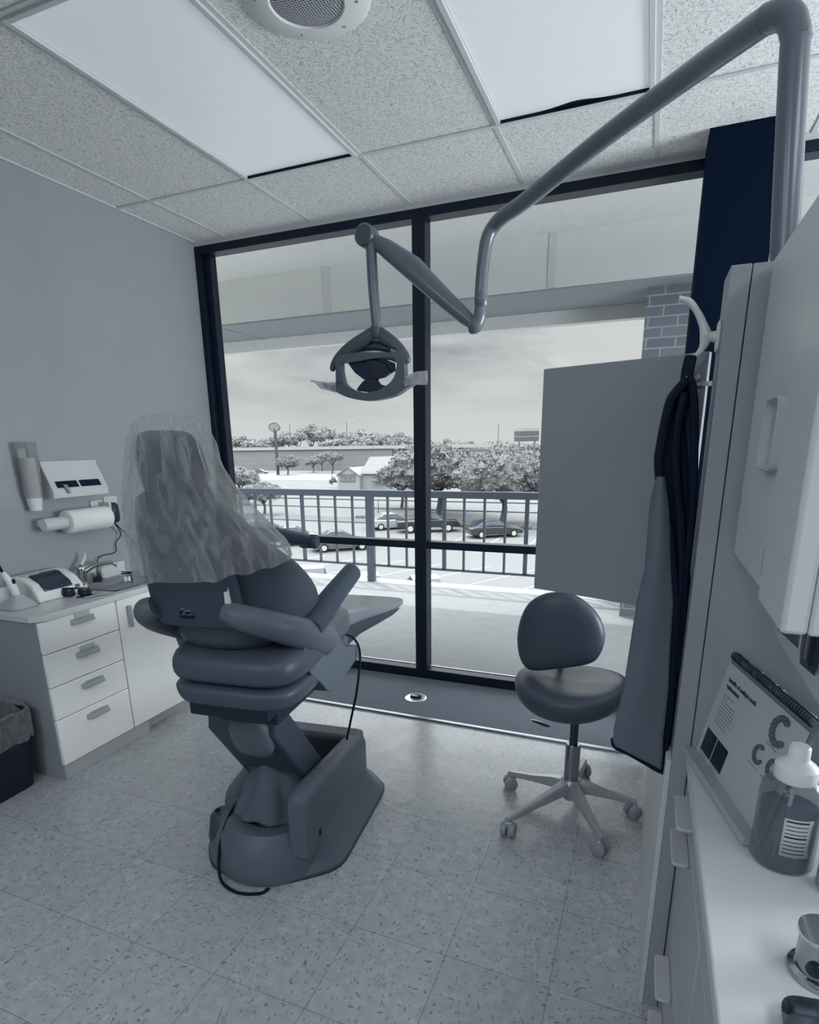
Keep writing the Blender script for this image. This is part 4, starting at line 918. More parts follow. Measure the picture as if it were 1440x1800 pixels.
bm = NB(); lathe(bm, [(.001, .29), (.017, .29), (.017, .43), (.024, .435), (.024, .46), (.001, .46)], seg=24); finish('gas_rod', bm, mat('dark_chrome', 70, .2, .8), st)
bm = NB(); n = 48; rings = []
for k, z in ((.25, .445), (.62, .450), (.86, .475), (.97, .51), (1.0, .54), (.97, .565), (.88, .578), (.6, .572), (.2, .565)):
    ring = []
    for j in range(n):
        a = 2 * PI * j / n; c, s = math.cos(a), math.sin(a)
        x = .222 * c * k * (1 + .0 * s); y = .20 * s * k * (1 + .08 * c * c)
        ring.append((x, y, z + .018 * (abs(c) * k) ** 2 - .02 * max(0, -s) * k))
    rings.append(ring)
RS = R3(0, -.05, -.15); 
for r in rings:
    for i, p in enumerate(r): q = RS @ Vector(p); r[i] = q + Vector((0, 0, 0.0))
loft(bm, rings); finish('seat', bm, STV, st, sub=1)
# backrest: rounded D shape upright at the far-left edge of the seat
out_ = [(908, 1120), (913, 1090), (928, 1060), (955, 1043), (985, 1039), (1015, 1046), (1045, 1070), (1060, 1095), (1065, 1122), (1058, 1148), (1043, 1165), (1010, 1172), (975, 1176), (935, 1179), (918, 1167), (910, 1145)]
YB_ = 2.27
P_ = [PY(*a, YB_) - so for a in crom([(x, y, 0) for x, y in out_ + out_[:1]], 3)[:-1] for a in [(a[0], a[1])]]
c_ = sum(P_, Vector()) / len(P_); bm = NB(); rings = []
for k, dy in ((.45, .034), (.82, .030), (.95, .018), (1.0, .0), (.97, -.020), (.86, -.034), (.5, -.042)):
    rings.append([c_ + (p - c_) * k + Vector((0, dy + .10 * ((p.x - c_.x) * k) ** 2 * 3, 0)) for p in P_])
loft(bm, rings); finish('backrest', bm, STV, st, sub=1)
bm = NB(); tube(bm, [c_ + Vector((0, .045, -.05)), c_ + Vector((0, .10, -.12)), Vector((c_.x * .8, .15, .50)), Vector((0, .08, .45))], .012, 10, 4); finish('back_stem', bm, DARKM, st)
for pts in ([(1000, 1238), (965, 1236), (950, 1238)], [(985, 1250), (975, 1256), (962, 1264)]):
    q = [PY(*a, 2.2) - so for a in pts]; bm = NB(); tube(bm, [q[0], q[1], q[2]], .004, 8, 3); dd = (q[2] - q[1]).normalized()
    pill(bm, .042, .016, .005, 2.2, 16, Matrix.Translation(q[2] + dd * .034) @ R3(0, .25, .1)); finish('lever', bm, METAL, st)

# floor outlet
fo = thing('floor_outlet', 'round brass-coloured metal outlet cover set in the dark carpet', 'outlet', (-1.186, 3.054, .004))
bm = NB(); lathe(bm, [(.001, .0), (.066, .0), (.066, .003), (.060, .005), (.046, .004), (.001, .004)], seg=40); finish('cover_ring', bm, mat('outlet_metal', 205, .3, .6), fo)
bm = NB(); pill(bm, .035, .022, .012, 3, 20, Matrix.Translation((0, .004, .008))); finish('plug', bm, BLACK2, fo)
for k in range(4):
    bm = NB(); box(bm, -.016 + k * .010, -.011 + k * .010, -.022, .0, .018, .022); finish('prong', bm, METAL, fo)

# ------------------------------------------------------------------ right-hand partition, cabinets and counter
PART = mat('partition_laminate', 150, .5, spec=.3)
pn = thing('partition', 'tall grey laminate end partition with a seam that carries the white hook', 'partition', (.112, 1.40, 0))
bm = NB(); box(bm, 0, .036, 0, .115, .0, 1.80); finish('edge_panel', bm, PART, pn, bev=.002)
bm = NB(); box(bm, .038, .56, .002, .115, 0, 1.80); finish('end_panel', bm, PART, pn, bev=.002)
bm = NB(); box(bm, -.012, .0, .0, 1.30, 0, .74); box(bm, .0, .5, .116, 1.30, .0, .735); finish('low_side_panel', bm, mat('side_panel_white', 200, .5), pn, bev=.002)
CAB = mat('cabinet_grey', 172, .4, spec=.35)
bc = thing('base_cabinet', 'grey laminate base cabinet with drawer pulls under the right-hand counter', 'cabinet', (.15, 1.39, 0))
bm = NB(); box(bm, .02, .52, -2.6, .0, .09, .748); box(bm, .06, .52, -2.6, .0, .0, .09); finish('body', bm, CAB, bc)
for k, (y0, y1) in enumerate(((-.46, -.012), (-.93, -.466), (-1.6, -.936))):
    for (z0, z1, zh) in ((.655, .742, .712), (.335, .650, .628), (.20, .33, .27), (.095, .195, .10)):
        d = wbox('drawer', .0, .02, y0, y1, z0, z1, CAB, bc, bev=.002)
        if k == 0:
            ya, yb = -.225, -.095
            bm = NB(); P_ = rounded([(-.034, ya, 0), (-.034, yb, 0), (.0, yb, 0), (.0, ya, 0)], .010, 3); prism(bm, [(p.x, p.y, zh - .004) for p in P_], (0, 0, .008)); finish('handle', bm, mat('clear_handle', 178, .2, spec=.6), d, bev=.002)
cw = thing('countertop', 'long pale countertop along the right side with bottles standing on it', 'worktop', (.14, 1.395, .75))
bm = NB(); box(bm, 0, .56, -2.6, 0, 0, .03); finish('top', bm, mat('counter_laminate', 202, .35, spec=.4), cw, bev=.004)
# upper cabinet
UC = mat('upper_cabinet', 206, .35, spec=.4)
uc = thing('wall_cabinet', 'white upper cabinet with two doors hanging over the right-hand counter', 'cabinet', (.18, .815, 1.245))
bm = NB(); box(bm, .018, .42, .0, .575, .0, .555); finish('body', bm, UC, uc, bev=.004)
d1_ = wbox('door', -.0, .018, .182, .572, .004, .553, UC, uc, bev=.004); d2_ = wbox('door', -.012, .018, .0, .176, .0, .555, UC, uc, bev=.006)
ya, yb = 1.145 - .815, .905 - .815
bm = NB(); P_ = rounded([(0, .225, .185), (0, .345, .185), (0, .345, .295), (0, .225, .295)], .02, 4)
c0_ = Vector((0, .285, .24)); loft(bm, [[Vector((x, 0, 0)) + c0_ + (p - c0_) * k for p in P_] for x, k in ((.0, 1), (-.012, 1), (-.014, .96), (-.006, .80), (-.004, .75))]); finish('recessed_pull', bm, mat('pull_grey', 176, .35), d1_)
wbox('catch', -.004, .0, .20, .23, .03, .07, mat('pull_grey', 176, .35), d1_, bev=.001)
# glove box under the upper cabinet
gb = thing('tissue_box', 'grey dispenser box with dark crumpled film under the upper cabinet', 'box', (.235, .86, 1.11))
bm = NB(); prism(bm, [(0, 0, .035), (.02, 0, .0), (.12, 0, .0), (.12, 0, .135), (.0, 0, .135)], (0, .33, 0)); finish('case', bm, mat('box_grey', 196, .5), gb, bev=.004)
bm = NB(); rings = []
for k in range(6): rings.append([(-.004 - .006 * math.sin(k * 2.1) + .006 * noise.noise(Vector((k, j, 0))), .03 + .28 * k / 5, .06 + .07 * j / 9 + .01 * noise.noise(Vector((k * 2.3, j * 1.1, 2)))) for j in range(10)])
loft(bm, rings, close=False); finish('film', bm, mat('dark_film', 22, .2, spec=.8), gb, solid=.001)

# hook
HK = mat('hook_white', 206, .35, spec=.5)
hk = thing('coat_hook', 'white double-armed hook fixed to the edge of the partition', 'hook', (.112, 1.47, 1.69))
o3 = Vector((.112, 1.47, 1.69)); Q = lambda a, b: PY(a, b, 1.47) - o3
bm = NB(); tube(bm, [Q(1194, 524), Q(1212, 530), Q(1226, 548), Q(1236, 570), Q(1241, 592), Q(1236, 610), Q(1227, 622), Q(1219, 627)], [.0045, .0065, .0065, .008, .012, .008, .0055, .005], 12, 5); finish('arm', bm, HK, hk)
bm = NB(); tube(bm, [Q(1238, 594), Q(1250, 592), Vector((.001, 0, Q(1262, 592).z))], [.013, .010, .012], 12, 3); finish('neck', bm, HK, hk)
bm = NB(); z_ = Q(1262, 592).z; pill(bm, .004, .018, .030, 4, 24, Matrix.Translation((-.003, 0, z_))); finish('plate', bm, HK, hk)
# open board (cabinet door)
pa_, pb_ = PY(956, 648, 1.66), PY(1212, 622, 1.535)
dx = (pb_ - pa_); dx.z = 0; dn = dx.normalized(); zt = (pa_.z + pb_.z) / 2; zb = (PY(942, 1033, 1.66).z + PY(1120, 1062, 1.58).z) / 2
dr = thing('open_cabinet_door', 'plain grey cabinet door standing open in front of the right-hand window', 'door', (pa_.x, pa_.y, 0))
ln = (.10 - pa_.x) / dn.x; nn_ = Vector((-dn.y, dn.x, 0))
def DP(a, b, z): return Vector((0, 0, z)) + dn * a + nn_ * b
ze = PY(1212, 622, 1.535).z
bm = NB(); loft(bm, [[DP(0, 0, zb), DP(0, .018, zb), DP(0, .018, zt), DP(0, 0, zt)], [DP(ln, 0, zb), DP(ln, .018, zb), DP(ln, .018, zt), DP(ln, 0, zt)]]); finish('leaf', bm, mat('door_leaf', 140, .5, spec=.3), dr, bev=.002)
hp = PY(1232, 676, 1.53); ha = (hp.x - pa_.x) / dn.x
for k, z in ((0, hp.z),):
    bm = NB(); loft(bm, [[DP(ha - .02, -.001, z - .006), DP(ha - .02, -.008, z - .006), DP(ha - .02, -.008, z + .006), DP(ha - .02, -.001, z + .006)], [DP(ha + .022, -.001, z - .005), DP(ha + .022, -.006, z - .005), DP(ha + .022, -.006, z + .005), DP(ha + .022, -.001, z + .005)]])
    for q in (-.014, .0): lathe(bm, [(.001, 0), (.004, 0), (.004, .003), (.001, .003)], DP(ha + q, -.011, z), 10, 'Y')
    lathe(bm, [(.001, 0), (.006, 0), (.006, .004), (.001, .004)], DP(ha - .006, -.006, z + .016), 12, 'Y'); lathe(bm, [(.001, 0), (.006, 0), (.006, .004), (.001, .004)], DP(ha - .006, -.006, z - .016), 12, 'Y')
    finish('hinge', bm, METAL, dr)

# ------------------------------------------------------------------ apron
ap = thing('lead_apron', 'dark bound lead apron hanging folded from the white hook', 'apron', (.06, 1.45, 1.0)); ao = Vector((.06, 1.45, 1.0))
def sheet(name, rows, Y, fold, m, th=.006, par=ap, ph=0.):
    """rows: (py, xL, xR) px on the plane Y, folded in depth"""
    bm = NB(); nx = 14; g = []
    R_ = []
    for a, b in zip(rows, rows[1:]):
        for k in range(4):
            t = k / 4; R_.append([a[i] + (b[i] - a[i]) * t for i in range(len(a))])
    R_.append(list(rows[-1]))
    for r in R_:
        row = []
        for i in range(nx + 1):
            t = i / nx; px = r[1] + (r[2] - r[1]) * t; py = r[0] + (r[3] if len(r) > 3 else 0) * t
            y = Y + fold * math.sin(t * PI + ph) + fold * .35 * math.sin(t * 5 + py * .006)
            row.append(bm.verts.new(PY(px, py, y) - ao))
        g.append(row)
    for a, b in zip(g, g[1:]):
        for i in range(nx): bm.faces.new((a[i], a[i + 1], b[i + 1], b[i]))
    return finish(name, bm, m, par, solid=th)
APG = mat('apron_grey', 106, .75, spec=.15, noise_s=8, noise_a=.1, bump=.3, bscale=120); APD = mat('apron_lining', 44, .7, spec=.15, bump=.3, bscale=150); APB = mat('apron_binding', 5, .6, spec=.2)
rowsC = [(668, 1200, 1219), (707, 1180, 1220), (740, 1170, 1220), (776, 1164, 1220), (811, 1158, 1219), (862, 1164, 1218), (907, 1172, 1217), (1000, 1174, 1203), (1060, 1178, 1202), (1129, 1178, 1203), (1168, 1174, 1206), (1210, 1172, 1211), (1255, 1168, 1211), (1300, 1164, 1208), (1327, 1160, 1203), (1345, 1158, 1190)]
sheet('inner_panel', rowsC, 1.475, .012, APD)
rowsA = [(838, 1158, 1166), (866, 1150, 1170), (897, 1144, 1174), (938, 1141, 1176), (1000, 1136, 1178), (1060, 1121, 1183), (1135, 1109, 1178), (1210, 1097, 1175), (1279, 1080, 1168), (1302, 1079, 1165, 22), (1310, 1082, 1162, 42)]
sheet('front_panel', rowsA, 1.445, -.012, APG, .008)
def bind(name, pts, Y, r, m=APB, par=ap):
    bm = NB(); tube(bm, [PY(a, b, Y) - ao for a, b in pts], r, 8, 4); return finish(name, bm, m, par)
bind('hem_binding', [(1079, 1298), (1083, 1312), (1104, 1322), (1134, 1339), (1160, 1354), (1178, 1358), (1194, 1351), (1206, 1327), (1212, 1255), (1213, 1210), (1206, 1168), (1203, 1129), (1202, 1060), (1205, 1000), (1214, 940), (1219, 862), (1221, 776), (1220, 700), (1214, 668)], 1.462, .0085)
bind('edge_binding', [(1207, 668), (1188, 690), (1178, 707), (1170, 740), (1163, 776), (1158, 811), (1163, 862), (1172, 907), (1180, 960), (1186, 1030), (1190, 1060), (1186, 1130), (1181, 1210), (1172, 1290), (1161, 1352)], 1.455, .010)
bind('edge_binding', [(1204, 690), (1193, 740), (1188, 790), (1190, 850), (1197, 920), (1199, 1000), (1196, 1080), (1193, 1150), (1190, 1180)], 1.46, .009)
bind('strap_fold', [(1190, 700), (1196, 760), (1205, 830), (1208, 920), (1204, 1000), (1202, 1080)], 1.485, .012)
bm = NB(); loft(bm, [[PY(a, b, 1.47 + q) - ao for a, q in ((xl, .008), (xl, -.008), (xr, -.008), (xr, .008))] for b, xl, xr in ((624, 1205, 1223), (630, 1203, 1225), (650, 1198, 1221), (668, 1196, 1219), (680, 1200, 1215))]); finish('neck_strap', bm, APB, ap, bev=.002)
bm = NB(); tube(bm, [PY(1208, 664, 1.458) - ao, PY(1207, 662, 1.456) - ao], .002, 8); finish('snap', bm, METAL, ap)

# ------------------------------------------------------------------ ceiling-mounted style lamp arm on a post
LP = mat('lamp_paint', 104, .3, spec=.5, coat=.3); LPD = mat('lamp_paint_dark', 84, .35, spec=.5)
dl = thing('dental_light', 'grey dental operating light on a long bent tubular arm rising from the partition', 'dental light', (.208, 1.46, 1.80)); lo = Vector((.208, 1.46, 1.80))
top = PY(1398, 60, 1.46); top.x = .19
bm = NB(); a1_ = PY(1362, 40, 1.50); a2_ = PY(925, 352, 2.02); a3_ = PY(868, 398, 2.10); a4_ = PY(849, 470, 2.10); a5_ = PY(845, 520, 2.10)
p0 = Vector((.208, 1.46, 1.80)); pt = PY(1396, 110, 1.46); pk = PY(1397, 52, 1.465); pk2 = PY(1372, 26, 1.48)
tube(bm, [p0 - lo, pt - lo, PY(1400, 75, 1.462) - lo, pk - lo, PY(1390, 33, 1.47) - lo, pk2 - lo, PY(1345, 35, 1.50) - lo], .0245, 24, 6); finish('post', bm, LP, dl)
bm = NB(); tube(bm, [PY(1350, 33, 1.495) - lo, PY(1200, 140, 1.68) - lo, PY(1050, 251, 1.86) - lo, a2_ - lo, PY(888, 378, 2.07) - lo, a3_ - lo, PY(856, 422, 2.10) - lo, a4_ - lo, a5_ - lo], [.0245, .0245, .024, .0235, .023, .022, .0215, .021, .0205], 24, 6); finish('long_arm', bm, LP, dl)
bm = NB(); tube(bm, [PY(846, 512, 2.10) - lo, PY(846, 522, 2.10) - lo, PY(846, 536, 2.10) - lo, PY(845, 540, 2.10) - lo], [.019, .023, .023, .019], 24); finish('swivel_collar', bm, LP, dl)
bm = NB(); tube(bm, [PY(845, 536, 2.10) - lo, PY(843, 556, 2.10) - lo, PY(835, 572, 2.10) - lo, PY(826, 574, 2.10) - lo], [.019, .022, .027, .022], 20, 5); finish('elbow', bm, LP, dl)
# balanced arm with a fairing
e0, e1 = PY(832, 570, 2.10), PY(652, 418, 2.10)
bm = NB(); d = (e1 - e0); u1 = d.normalized(); u2 = Vector((0, 1, 0)); u3 = u1.cross(u2).normalized(); rings = []
if u3.z < 0: u3 = -u3
for t, hb, hu, w_ in ((0, .018, .018, .02), (.08, .024, .026, .023), (.3, .026, .034, .024), (.6, .026, .050, .024), (.85, .024, .036, .022), (1.0, .020, .018, .020)):
    c = e0 + d * t - lo; ring = []
    for k in range(20):
        a = 2 * PI * k / 20; s_ = math.sin(a); ring.append(c + u2 * math.cos(a) * w_ + u3 * s_ * (hu if s_ > 0 else hb))
    rings.append(ring)
loft(bm, rings); finish('balance_arm', bm, LP, dl)
bm = NB(); lathe(bm, [(.001, -.032), (.030, -.032), (.037, -.022), (.037, .022), (.030, .032), (.001, .032)], PY(645, 416, 2.10) - lo, 32, 'Y'); finish('knuckle', bm, LPD, dl)
bm = NB(); tube(bm, [PY(652, 425, 2.095) - lo, PY(656, 500, 2.095) - lo, PY(661, 562, 2.095) - lo, PY(662, 580, 2.095) - lo], [.019, .019, .018, .0165], 20, 3); finish('drop_tube', bm, LP, dl)
# yoke
YH = 2.095
def ribbon(bm, pts, w0, dpt, Y=YH):
    """flat curved band: centre line px, half width m per point, depth"""
    P = [PY(a, b, Y) - lo for a, b in pts]; n = len(P); rings = []
    for i in range(n):
        T = (P[min(i + 1, n - 1)] - P[max(i - 1, 0)]).normalized(); nn = T.cross(Vector((0, 1, 0))).normalized(); q = w0[i]
        rings.append([P[i] + nn * q + Vector((0, -dpt * .6, 0)), P[i] + nn * q * 1.1, P[i] + nn * q + Vector((0, dpt * .6, 0)), P[i] - nn * q + Vector((0, dpt, 0)), P[i] - nn * q * 1.1, P[i] - nn * q + Vector((0, -dpt, 0))])
    loft(bm, rings)
bm = NB(); ribbon(bm, [(661, 578), (648, 592), (628, 604), (606, 619), (592, 633), (586, 644), (584, 654)], [.017, .022, .024, .020, .015, .012, .007], .016); finish('yoke', bm, LPD, dl, sub=1)
bm = NB(); ribbon(bm, [(661, 578), (672, 590), (690, 601), (704, 612), (714, 625), (717, 634), (716, 640)], [.017, .022, .020, .015, .013, .012, .007], .016); finish('yoke', bm, LPD, dl, sub=1)
bm = NB(); pill(bm, .020, .018, .028, 2.5, 20, Matrix.Translation(PY(661, 582, YH) - lo)); finish('yoke_hub', bm, LPD, dl)
bm = NB(); ribbon(bm, [(600, 624), (625, 612), (650, 606), (675, 608), (694, 618)], [.012, .018, .020, .018, .012], .03, YH + .03); finish('rear_housing', bm, mat('lamp_dark', 60, .3), dl, sub=1)
def Z4(a, b): return (520 + a / 3.6, 360 + b / 3.6)
outer_ = [(250, 975), (300, 945), (380, 936), (470, 932), (560, 932), (615, 934), (640, 912), (668, 930), (684, 985), (688, 1060), (690, 1105), (745, 1128), (700, 1158), (640, 1200), (560, 1226), (450, 1240), (340, 1222), (262, 1188), (215, 1150), (250, 1142), (252, 1070)]
inner_ = [(282, 1000), (330, 998), (390, 990), (470, 975), (550, 966), (600, 966), (620, 970), (634, 985), (638, 1010), (634, 1045), (625, 1080), (608, 1110), (590, 1130), (560, 1150), (520, 1172), (460, 1188), (390, 1180), (340, 1160), (305, 1130), (292, 1090), (284, 1050)]
def polyring(bm, o, i, dep, Y, depi=None):
    O = [PY(*Z4(*p), Y) - lo for p in o]; I = [PY(*Z4(*p), Y) - lo for p in i]; dv = Vector((0, dep, 0)); n = len(O)
    A = [bm.verts.new(p) for p in O]; B = [bm.verts.new(p) for p in I]; A2 = [bm.verts.new(p + dv) for p in O]; B2 = [bm.verts.new(p + dv) for p in I]
    for k in range(n):
        j = (k + 1) % n
        bm.faces.new((A[k], A[j], B[j], B[k])); bm.faces.new((A2[j], A2[k], B2[k], B2[j])); bm.faces.new((A[j], A[k], A2[k], A2[j])); bm.faces.new((B[k], B[j], B2[j], B2[k]))
_sm = lambda P: [(p.x, p.y) for p in crom([(a, b, 0) for a, b in P + P[:1]], 4)[:-1]]
bm = NB(); polyring(bm, _sm(outer_), _sm(inner_), .035, YH - .02); finish('head_frame', bm, mat('head_grey', 92, .35, spec=.5), dl, bev=.005, seg=3)
def polyplate(name, pts, Y, dep, m, par=dl, bev=.002):
    bm = NB(); P = [PY(*Z4(*p), Y) - lo for p in pts]; prism(bm, P, (0, dep, 0)); return finish(name, bm, m, par, bev=bev)
RF = mat('reflector', 60, .08, .9)
polyplate('reflector', [(330, 1005), (400, 985), (480, 975), (560, 976), (622, 1000), (628, 1050), (560, 1092), (510, 1106), (430, 1106), (372, 1062)], YH + .0, .012, RF)
polyplate('bulb_shield', [(440, 985), (500, 980), (560, 1000), (600, 1060), (560, 1090), (520, 1102), (470, 1100), (468, 1050)], YH - .012, .012, mat('bulb_shield', 12, .3))
polyplate('lower_shield', [(420, 1120), (450, 1098), (508, 1100), (530, 1135), (570, 1146), (540, 1168), (460, 1186), (390, 1178), (385, 1165)], YH - .012, .02, mat('bulb_shield', 12, .3))
polyplate('visor', [(282, 996), (330, 970), (420, 955), (540, 950), (612, 958), (636, 1000), (600, 985), (520, 972), (400, 988), (330, 1000)], YH - .018, .012, mat('visor_gloss', 40, .1, spec=.9))
HFILM = bpy.data.materials.new('handle_wrap'); HFILM.use_nodes = True; film(HFILM, .35, 220, .12, 60)
for s_, core, wrap in ((-1, [(250, 1165), (215, 1155), (175, 1135)], [(255, 1120, 1190), (215, 1125, 1178), (160, 1118, 1165), (120, 1112, 1125), (95, 1112, 1118)]), (1, [(690, 1128), (735, 1108), (775, 1085)], [(690, 1090, 1150), (720, 1072, 1140), (765, 1055, 1138), (800, 1052, 1140), (832, 1048, 1138)])):
    bm = NB(); tube(bm, [PY(*Z4(*p), YH - .01) - lo for p in core], [.012, .010, .006], 12, 3); h = finish('handle', bm, mat('handle_grey', 150, .3), dl)
    bm = NB(); loft(bm, [[PY(*Z4(x, a), YH - .03) - lo, PY(*Z4(x, b), YH - .03) - lo, PY(*Z4(x + 4, (a + b) / 2 + 6), YH - .002) - lo, PY(*Z4(x - 3, (a + b) / 2 - 8), YH + .018) - lo] for x, a, b in wrap]); w_ = finish('film_wrap', bm, HFILM, h, smooth=False); w_['label'] = 'clear film wrapped over the light handle'

# ------------------------------------------------------------------ things on the right counter
ZT = .780
fb_ = thing('flip_chart', 'spiral-bound patient flip chart standing open on the counter, with text, two x-rays and arch drawings', 'flip chart', (.157, 1.378, ZT + .002))
fo_ = Vector((.157, 1.378, ZT + .002)); A_ = Vector((.157, 1.378, 0)); B_ = Vector((.243, 1.043, 0)); fu = (B_ - A_).normalized(); fn_ = Vector((.968, .249, 0)); kk = .052 / .245; fv = Vector((fn_.x * kk, fn_.y * kk, 1)); fv.normalize(); fz = fu.cross(fv).normalized()
if fz.x > 0: fz = -fz          # towards the room
def FP(a, b, c=0): return fu * a + fv * b + fz * c
def fquad(name, a0, a1, b0, b1, c, m, th=.0006, par=None, bev=0):
    bm = NB(); prism(bm, [FP(a0, b0, c), FP(a1, b0, c), FP(a1, b1, c), FP(a0, b1, c)], fz * th); return finish(name, bm, m, par or fb_, bev=bev, smooth=False)
bm = NB(); prism(bm, [FP(0, .0, -.004), FP(.335, .0, -.004), FP(.345, .253, -.004), FP(.005, .253, -.004)], fz * .004); finish('backing_board', bm, mat('board_grey', 120, .6), fb_, smooth=False)
pg = fquad('page', .002, .333, .004, .232, .001, mat('page_paper', 182, .35, spec=.4), .0015)
fquad('ledge', -.002, .335, -.001, .012, .003, mat('ledge_clear', 165, .3), .028)
bm = NB()
path = []
for k in range(38 * 10):
    a = 2 * PI * k / 10; path.append(FP(.012 + .322 * k / 380, .250 + .0085 * math.cos(a), .001 + .0085 * math.sin(a)))
tube(bm, path, .0016, 5); finish('spiral_binding', bm, mat('spiral_black', 18, .35, spec=.6), fb_)
INK = mat('ink', 30, .7); GINK = mat('ink_grey', 110, .7)
def text(body, a, b, size, m, par, bold=0):
    c = bpy.data.curves.new('lettering', 'FONT'); c.body = body; c.size = size; c.extrude = .0002; c.offset = bold
    o = bpy.data.objects.new('lettering', c); C.objects.link(o); c.materials.append(m)
    mt = Matrix.Identity(4)
    for i in range(3): mt[i][0] = fu[i]; mt[i][1] = fv[i]; mt[i][2] = (fz)[i]
    mt.translation = FP(a, b, .0031); bpy.context.view_layer.update()
    me = bpy.data.meshes.new_from_object(o.evaluated_get(bpy.context.evaluated_depsgraph_get())); me.materials.clear(); me.materials.append(m); C.objects.unlink(o); bpy.data.objects.remove(o)
    me.transform(mt); q = bpy.data.objects.new('lettering', me); C.objects.link(q); q.parent = par; return q
text('benefits of multiple tooth', .028, .197, .0128, INK, pg, .0003)
text('replacement', .028, .182, .0128, INK, pg, .0003)
for k in range(10):
    fquad('text_line', .030, .030 + (.05 if k == 0 else .022 if k == 1 else random.uniform(.055, .075)), .166 - k * .0072, .1675 - k * .0072, .0026, GINK, .0003, pg)
for a in (.018, .077):
    fquad('xray_photo', a, a + .055, .024, .078, .0026, mat('xray', 16, .2, noise_s=30, noise_a=.9), .0004, pg)
    for q in range(2): fquad('caption_line', a, a + .040, .018 - q * .006, .0195 - q * .006, .0026, GINK, .0003, pg)
def arch(a, b, r, rot):
    bm = NB()
    for k in range(12):
        t = rot + (k - 5.5) * .40; c = FP(a + r * math.cos(t), b + r * 1.05 * math.sin(t), .004); pill(bm, r * .30, r * .26, r * .26, 2.5, 10, Matrix.Translation(c), 5)
    finish('arch_drawing', bm, mat('arch_print', 92, .6, noise_s=90, noise_a=.5), pg)
def onpage(px, py):
    d = Vector(ray(px, py).tolist()); c = Vector((0, 0, H)) - fo_; nrm_ = fu.cross(fv); t_ = -c.dot(nrm_) / d.dot(nrm_); q = c + d * t_
    b_ = (q.dot(fv) - q.dot(fu) * fu.dot(fv)) / (1 - fu.dot(fv) ** 2); return q.dot(fu) - b_ * fu.dot(fv), b_
for px_, py_, r__, ro_ in ((1376, 1287, .023, 3.3), (1338, 1327, .015, 3.5), (1362, 1354, .015, 3.3)):
    a_, b_ = onpage(px_, py_); arch(a_, b_, r__, ro_)
    fquad('caption_line', a_ - .03, a_ + .012, b_ - r__ - .014, b_ - r__ - .0125, .0026, GINK, .0003, pg)

def glassmat(name, g, a_):
    m = bpy.data.materials.new(name); m.use_nodes = True; t = m.node_tree; b = t.nodes['Principled BSDF']; b.inputs['Base Color'].default_value = (*tone(g), 1); b.inputs['Roughness'].default_value = .08; b.inputs['Specular IOR Level'].default_value = .7
    tr_ = t.nodes.new('ShaderNodeBsdfTransparent'); tr_.inputs[0].default_value = (.9, .93, .95, 1); mx_ = t.nodes.new('ShaderNodeMixShader'); lw_ = t.nodes.new('ShaderNodeLayerWeight'); lw_.inputs[0].default_value = .3
    ma = t.nodes.new('ShaderNodeMath'); ma.operation = 'MULTIPLY_ADD'; ma.use_clamp = True; t.links.new(lw_.outputs['Facing'], ma.inputs[0]); ma.inputs[1].default_value = .5; ma.inputs[2].default_value = a_
    t.links.new(ma.outputs[0], mx_.inputs[0]); t.links.new(tr_.outputs[0], mx_.inputs[1]); t.links.new(b.outputs[0], mx_.inputs[2]); t.links.new(mx_.outputs[0], t.nodes['Material Output'].inputs[0]); return m
sb = thing('mouthwash_bottle', 'clear bottle of dark liquid with a white pump cap in front of the flip chart', 'bottle', (.268, 1.035, ZT))
bm = NB(); lathe(bm, [(.001, .0), (.040, .0), (.0445, .006), (.0445, .125), (.042, .145), (.032, .158), (.027, .162), (.026, .163), (.031, .156), (.0405, .144), (.0430, .125), (.0430, .007), (.001, .004)], cap=False, seg=40)
for v in bm.verts: v.co.x *= 1.06
finish('bottle_wall', bm, glassmat('bottle_plastic', 150, .10), sb)
bm = NB(); lathe(bm, [(.001, .005), (.041, .005), (.0425, .012), (.0425, .108), (.001, .108)], seg=40); finish('liquid', bm, glassmat('dark_liquid', 58, .45), sb)
bm = NB(); lathe(bm, [(.001, .158), (.030, .158), (.0315, .161), (.0315, .182), (.028, .186), (.020, .192), (.016, .196), (.0155, .216), (.013, .219), (.001, .219)], seg=40); finish('pump_cap', bm, mat('cap_white', 225, .4), sb)
bm = NB(); tube(bm, [(.002, 0, .158), (-.004, -.004, .08), (-.014, -.010, .012)], .003, 8, 3); finish('dip_tube', bm, mat('tube_pale', 200, .4), sb)
bm = NB(); rings = []
for z in (.038, .108): rings.append([(.0452 * 1.06 * math.cos(a), .0452 * math.sin(a), z) for a in [math.radians(-108 + 6.5 * k) for k in range(9)]])
loft(bm, rings, close=False); lbn = finish('label', bm, mat('bottle_label', 190, .5), sb, solid=.0004)
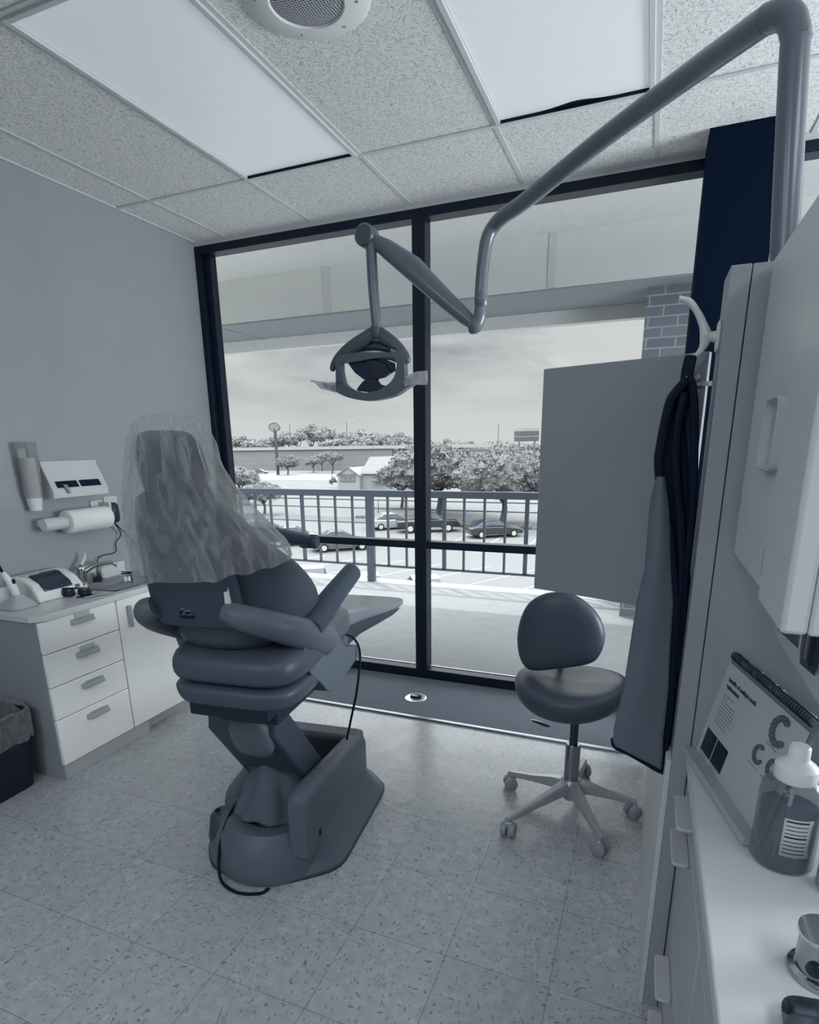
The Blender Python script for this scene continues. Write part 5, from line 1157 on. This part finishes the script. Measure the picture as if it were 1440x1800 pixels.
for k in range(9):
    bm = NB(); z = .102 - k * .0072; loft(bm, [[(.0458 * 1.06 * math.cos(a), .0458 * math.sin(a), zz_) for a in [math.radians(-104 + 5.5 * j) for j in range(8)]] for zz_ in (z, z + (.003 if k in (0, 4) else .0015))], close=False); finish('print_line', bm, INK, lbn)
gbt = thing('grey_bottle', 'plain grey canister standing right of the mouthwash bottle', 'bottle', (.345, .985, ZT))
bm = NB(); lathe(bm, [(.001, 0), (.033, 0), (.036, .004), (.036, .12), (.034, .128), (.001, .130)], seg=36); finish('body', bm, mat('canister_grey', 150, .4), gbt)
bm = NB(); lathe(bm, [(.001, .13), (.026, .13), (.026, .15), (.001, .152)], seg=28); finish('lid', bm, mat('canister_dark', 60, .4), gbt)
# chrome pot and steel tray
cpn = thing('chrome_pot', 'polished chrome pot with a flared foot near the counter edge', 'pot', (.272, .792, ZT))
bm = NB(); lathe(bm, [(.001, 0), (.037, 0), (.0385, .004), (.037, .009), (.030, .012), (.029, .055), (.031, .060), (.031, .066), (.027, .068), (.024, .060), (.001, .050)], seg=48); finish('body', bm, mat('pot_chrome', 175, .16, 1), cpn)
bm = NB(); lathe(bm, [(.026, .0635), (.0325, .0635), (.033, .067), (.0325, .070), (.026, .070)], seg=48); finish('rim', bm, CHROME, cpn)
bm = NB(); lathe(bm, [(.001, -.003), (.010, -.003), (.011, .0), (.001, .003)], (0, 0, 0), 20, 'Y')
mt = RZ(math.radians(-28)) @ Matrix.Translation((0, -.0295, .028))
for v in bm.verts: v.co = mt @ v.co
finish('gauge_window', bm, mat('black_gloss', 6, .15, spec=.6), cpn)
ty = thing('steel_dish', 'triangular brushed steel dish at the bottom right corner', 'dish', (.262, .715, ZT))
cn = [PZ(1372, 1748, ZT + .02), PZ(1470, 1765, ZT + .02), PZ(1480, 1880, ZT + .02), PZ(1385, 1870, ZT + .02)]
P0 = rounded([Vector((p.x - .262, p.y - .715, 0)) for p in cn], .022, 5); cc = sum(P0, Vector()) / len(P0)
bm = NB(); loft(bm, [[cc + (p - cc) * k + Vector((0, 0, z)) for p in P0] for k, z in ((.80, .0), (.86, .002), (1.0, .018), (1.03, .020), (1.02, .022), (.97, .019), (.80, .005), (.05, .004))]); finish('dish', bm, mat('dish_steel', 120, .25, 1), ty)
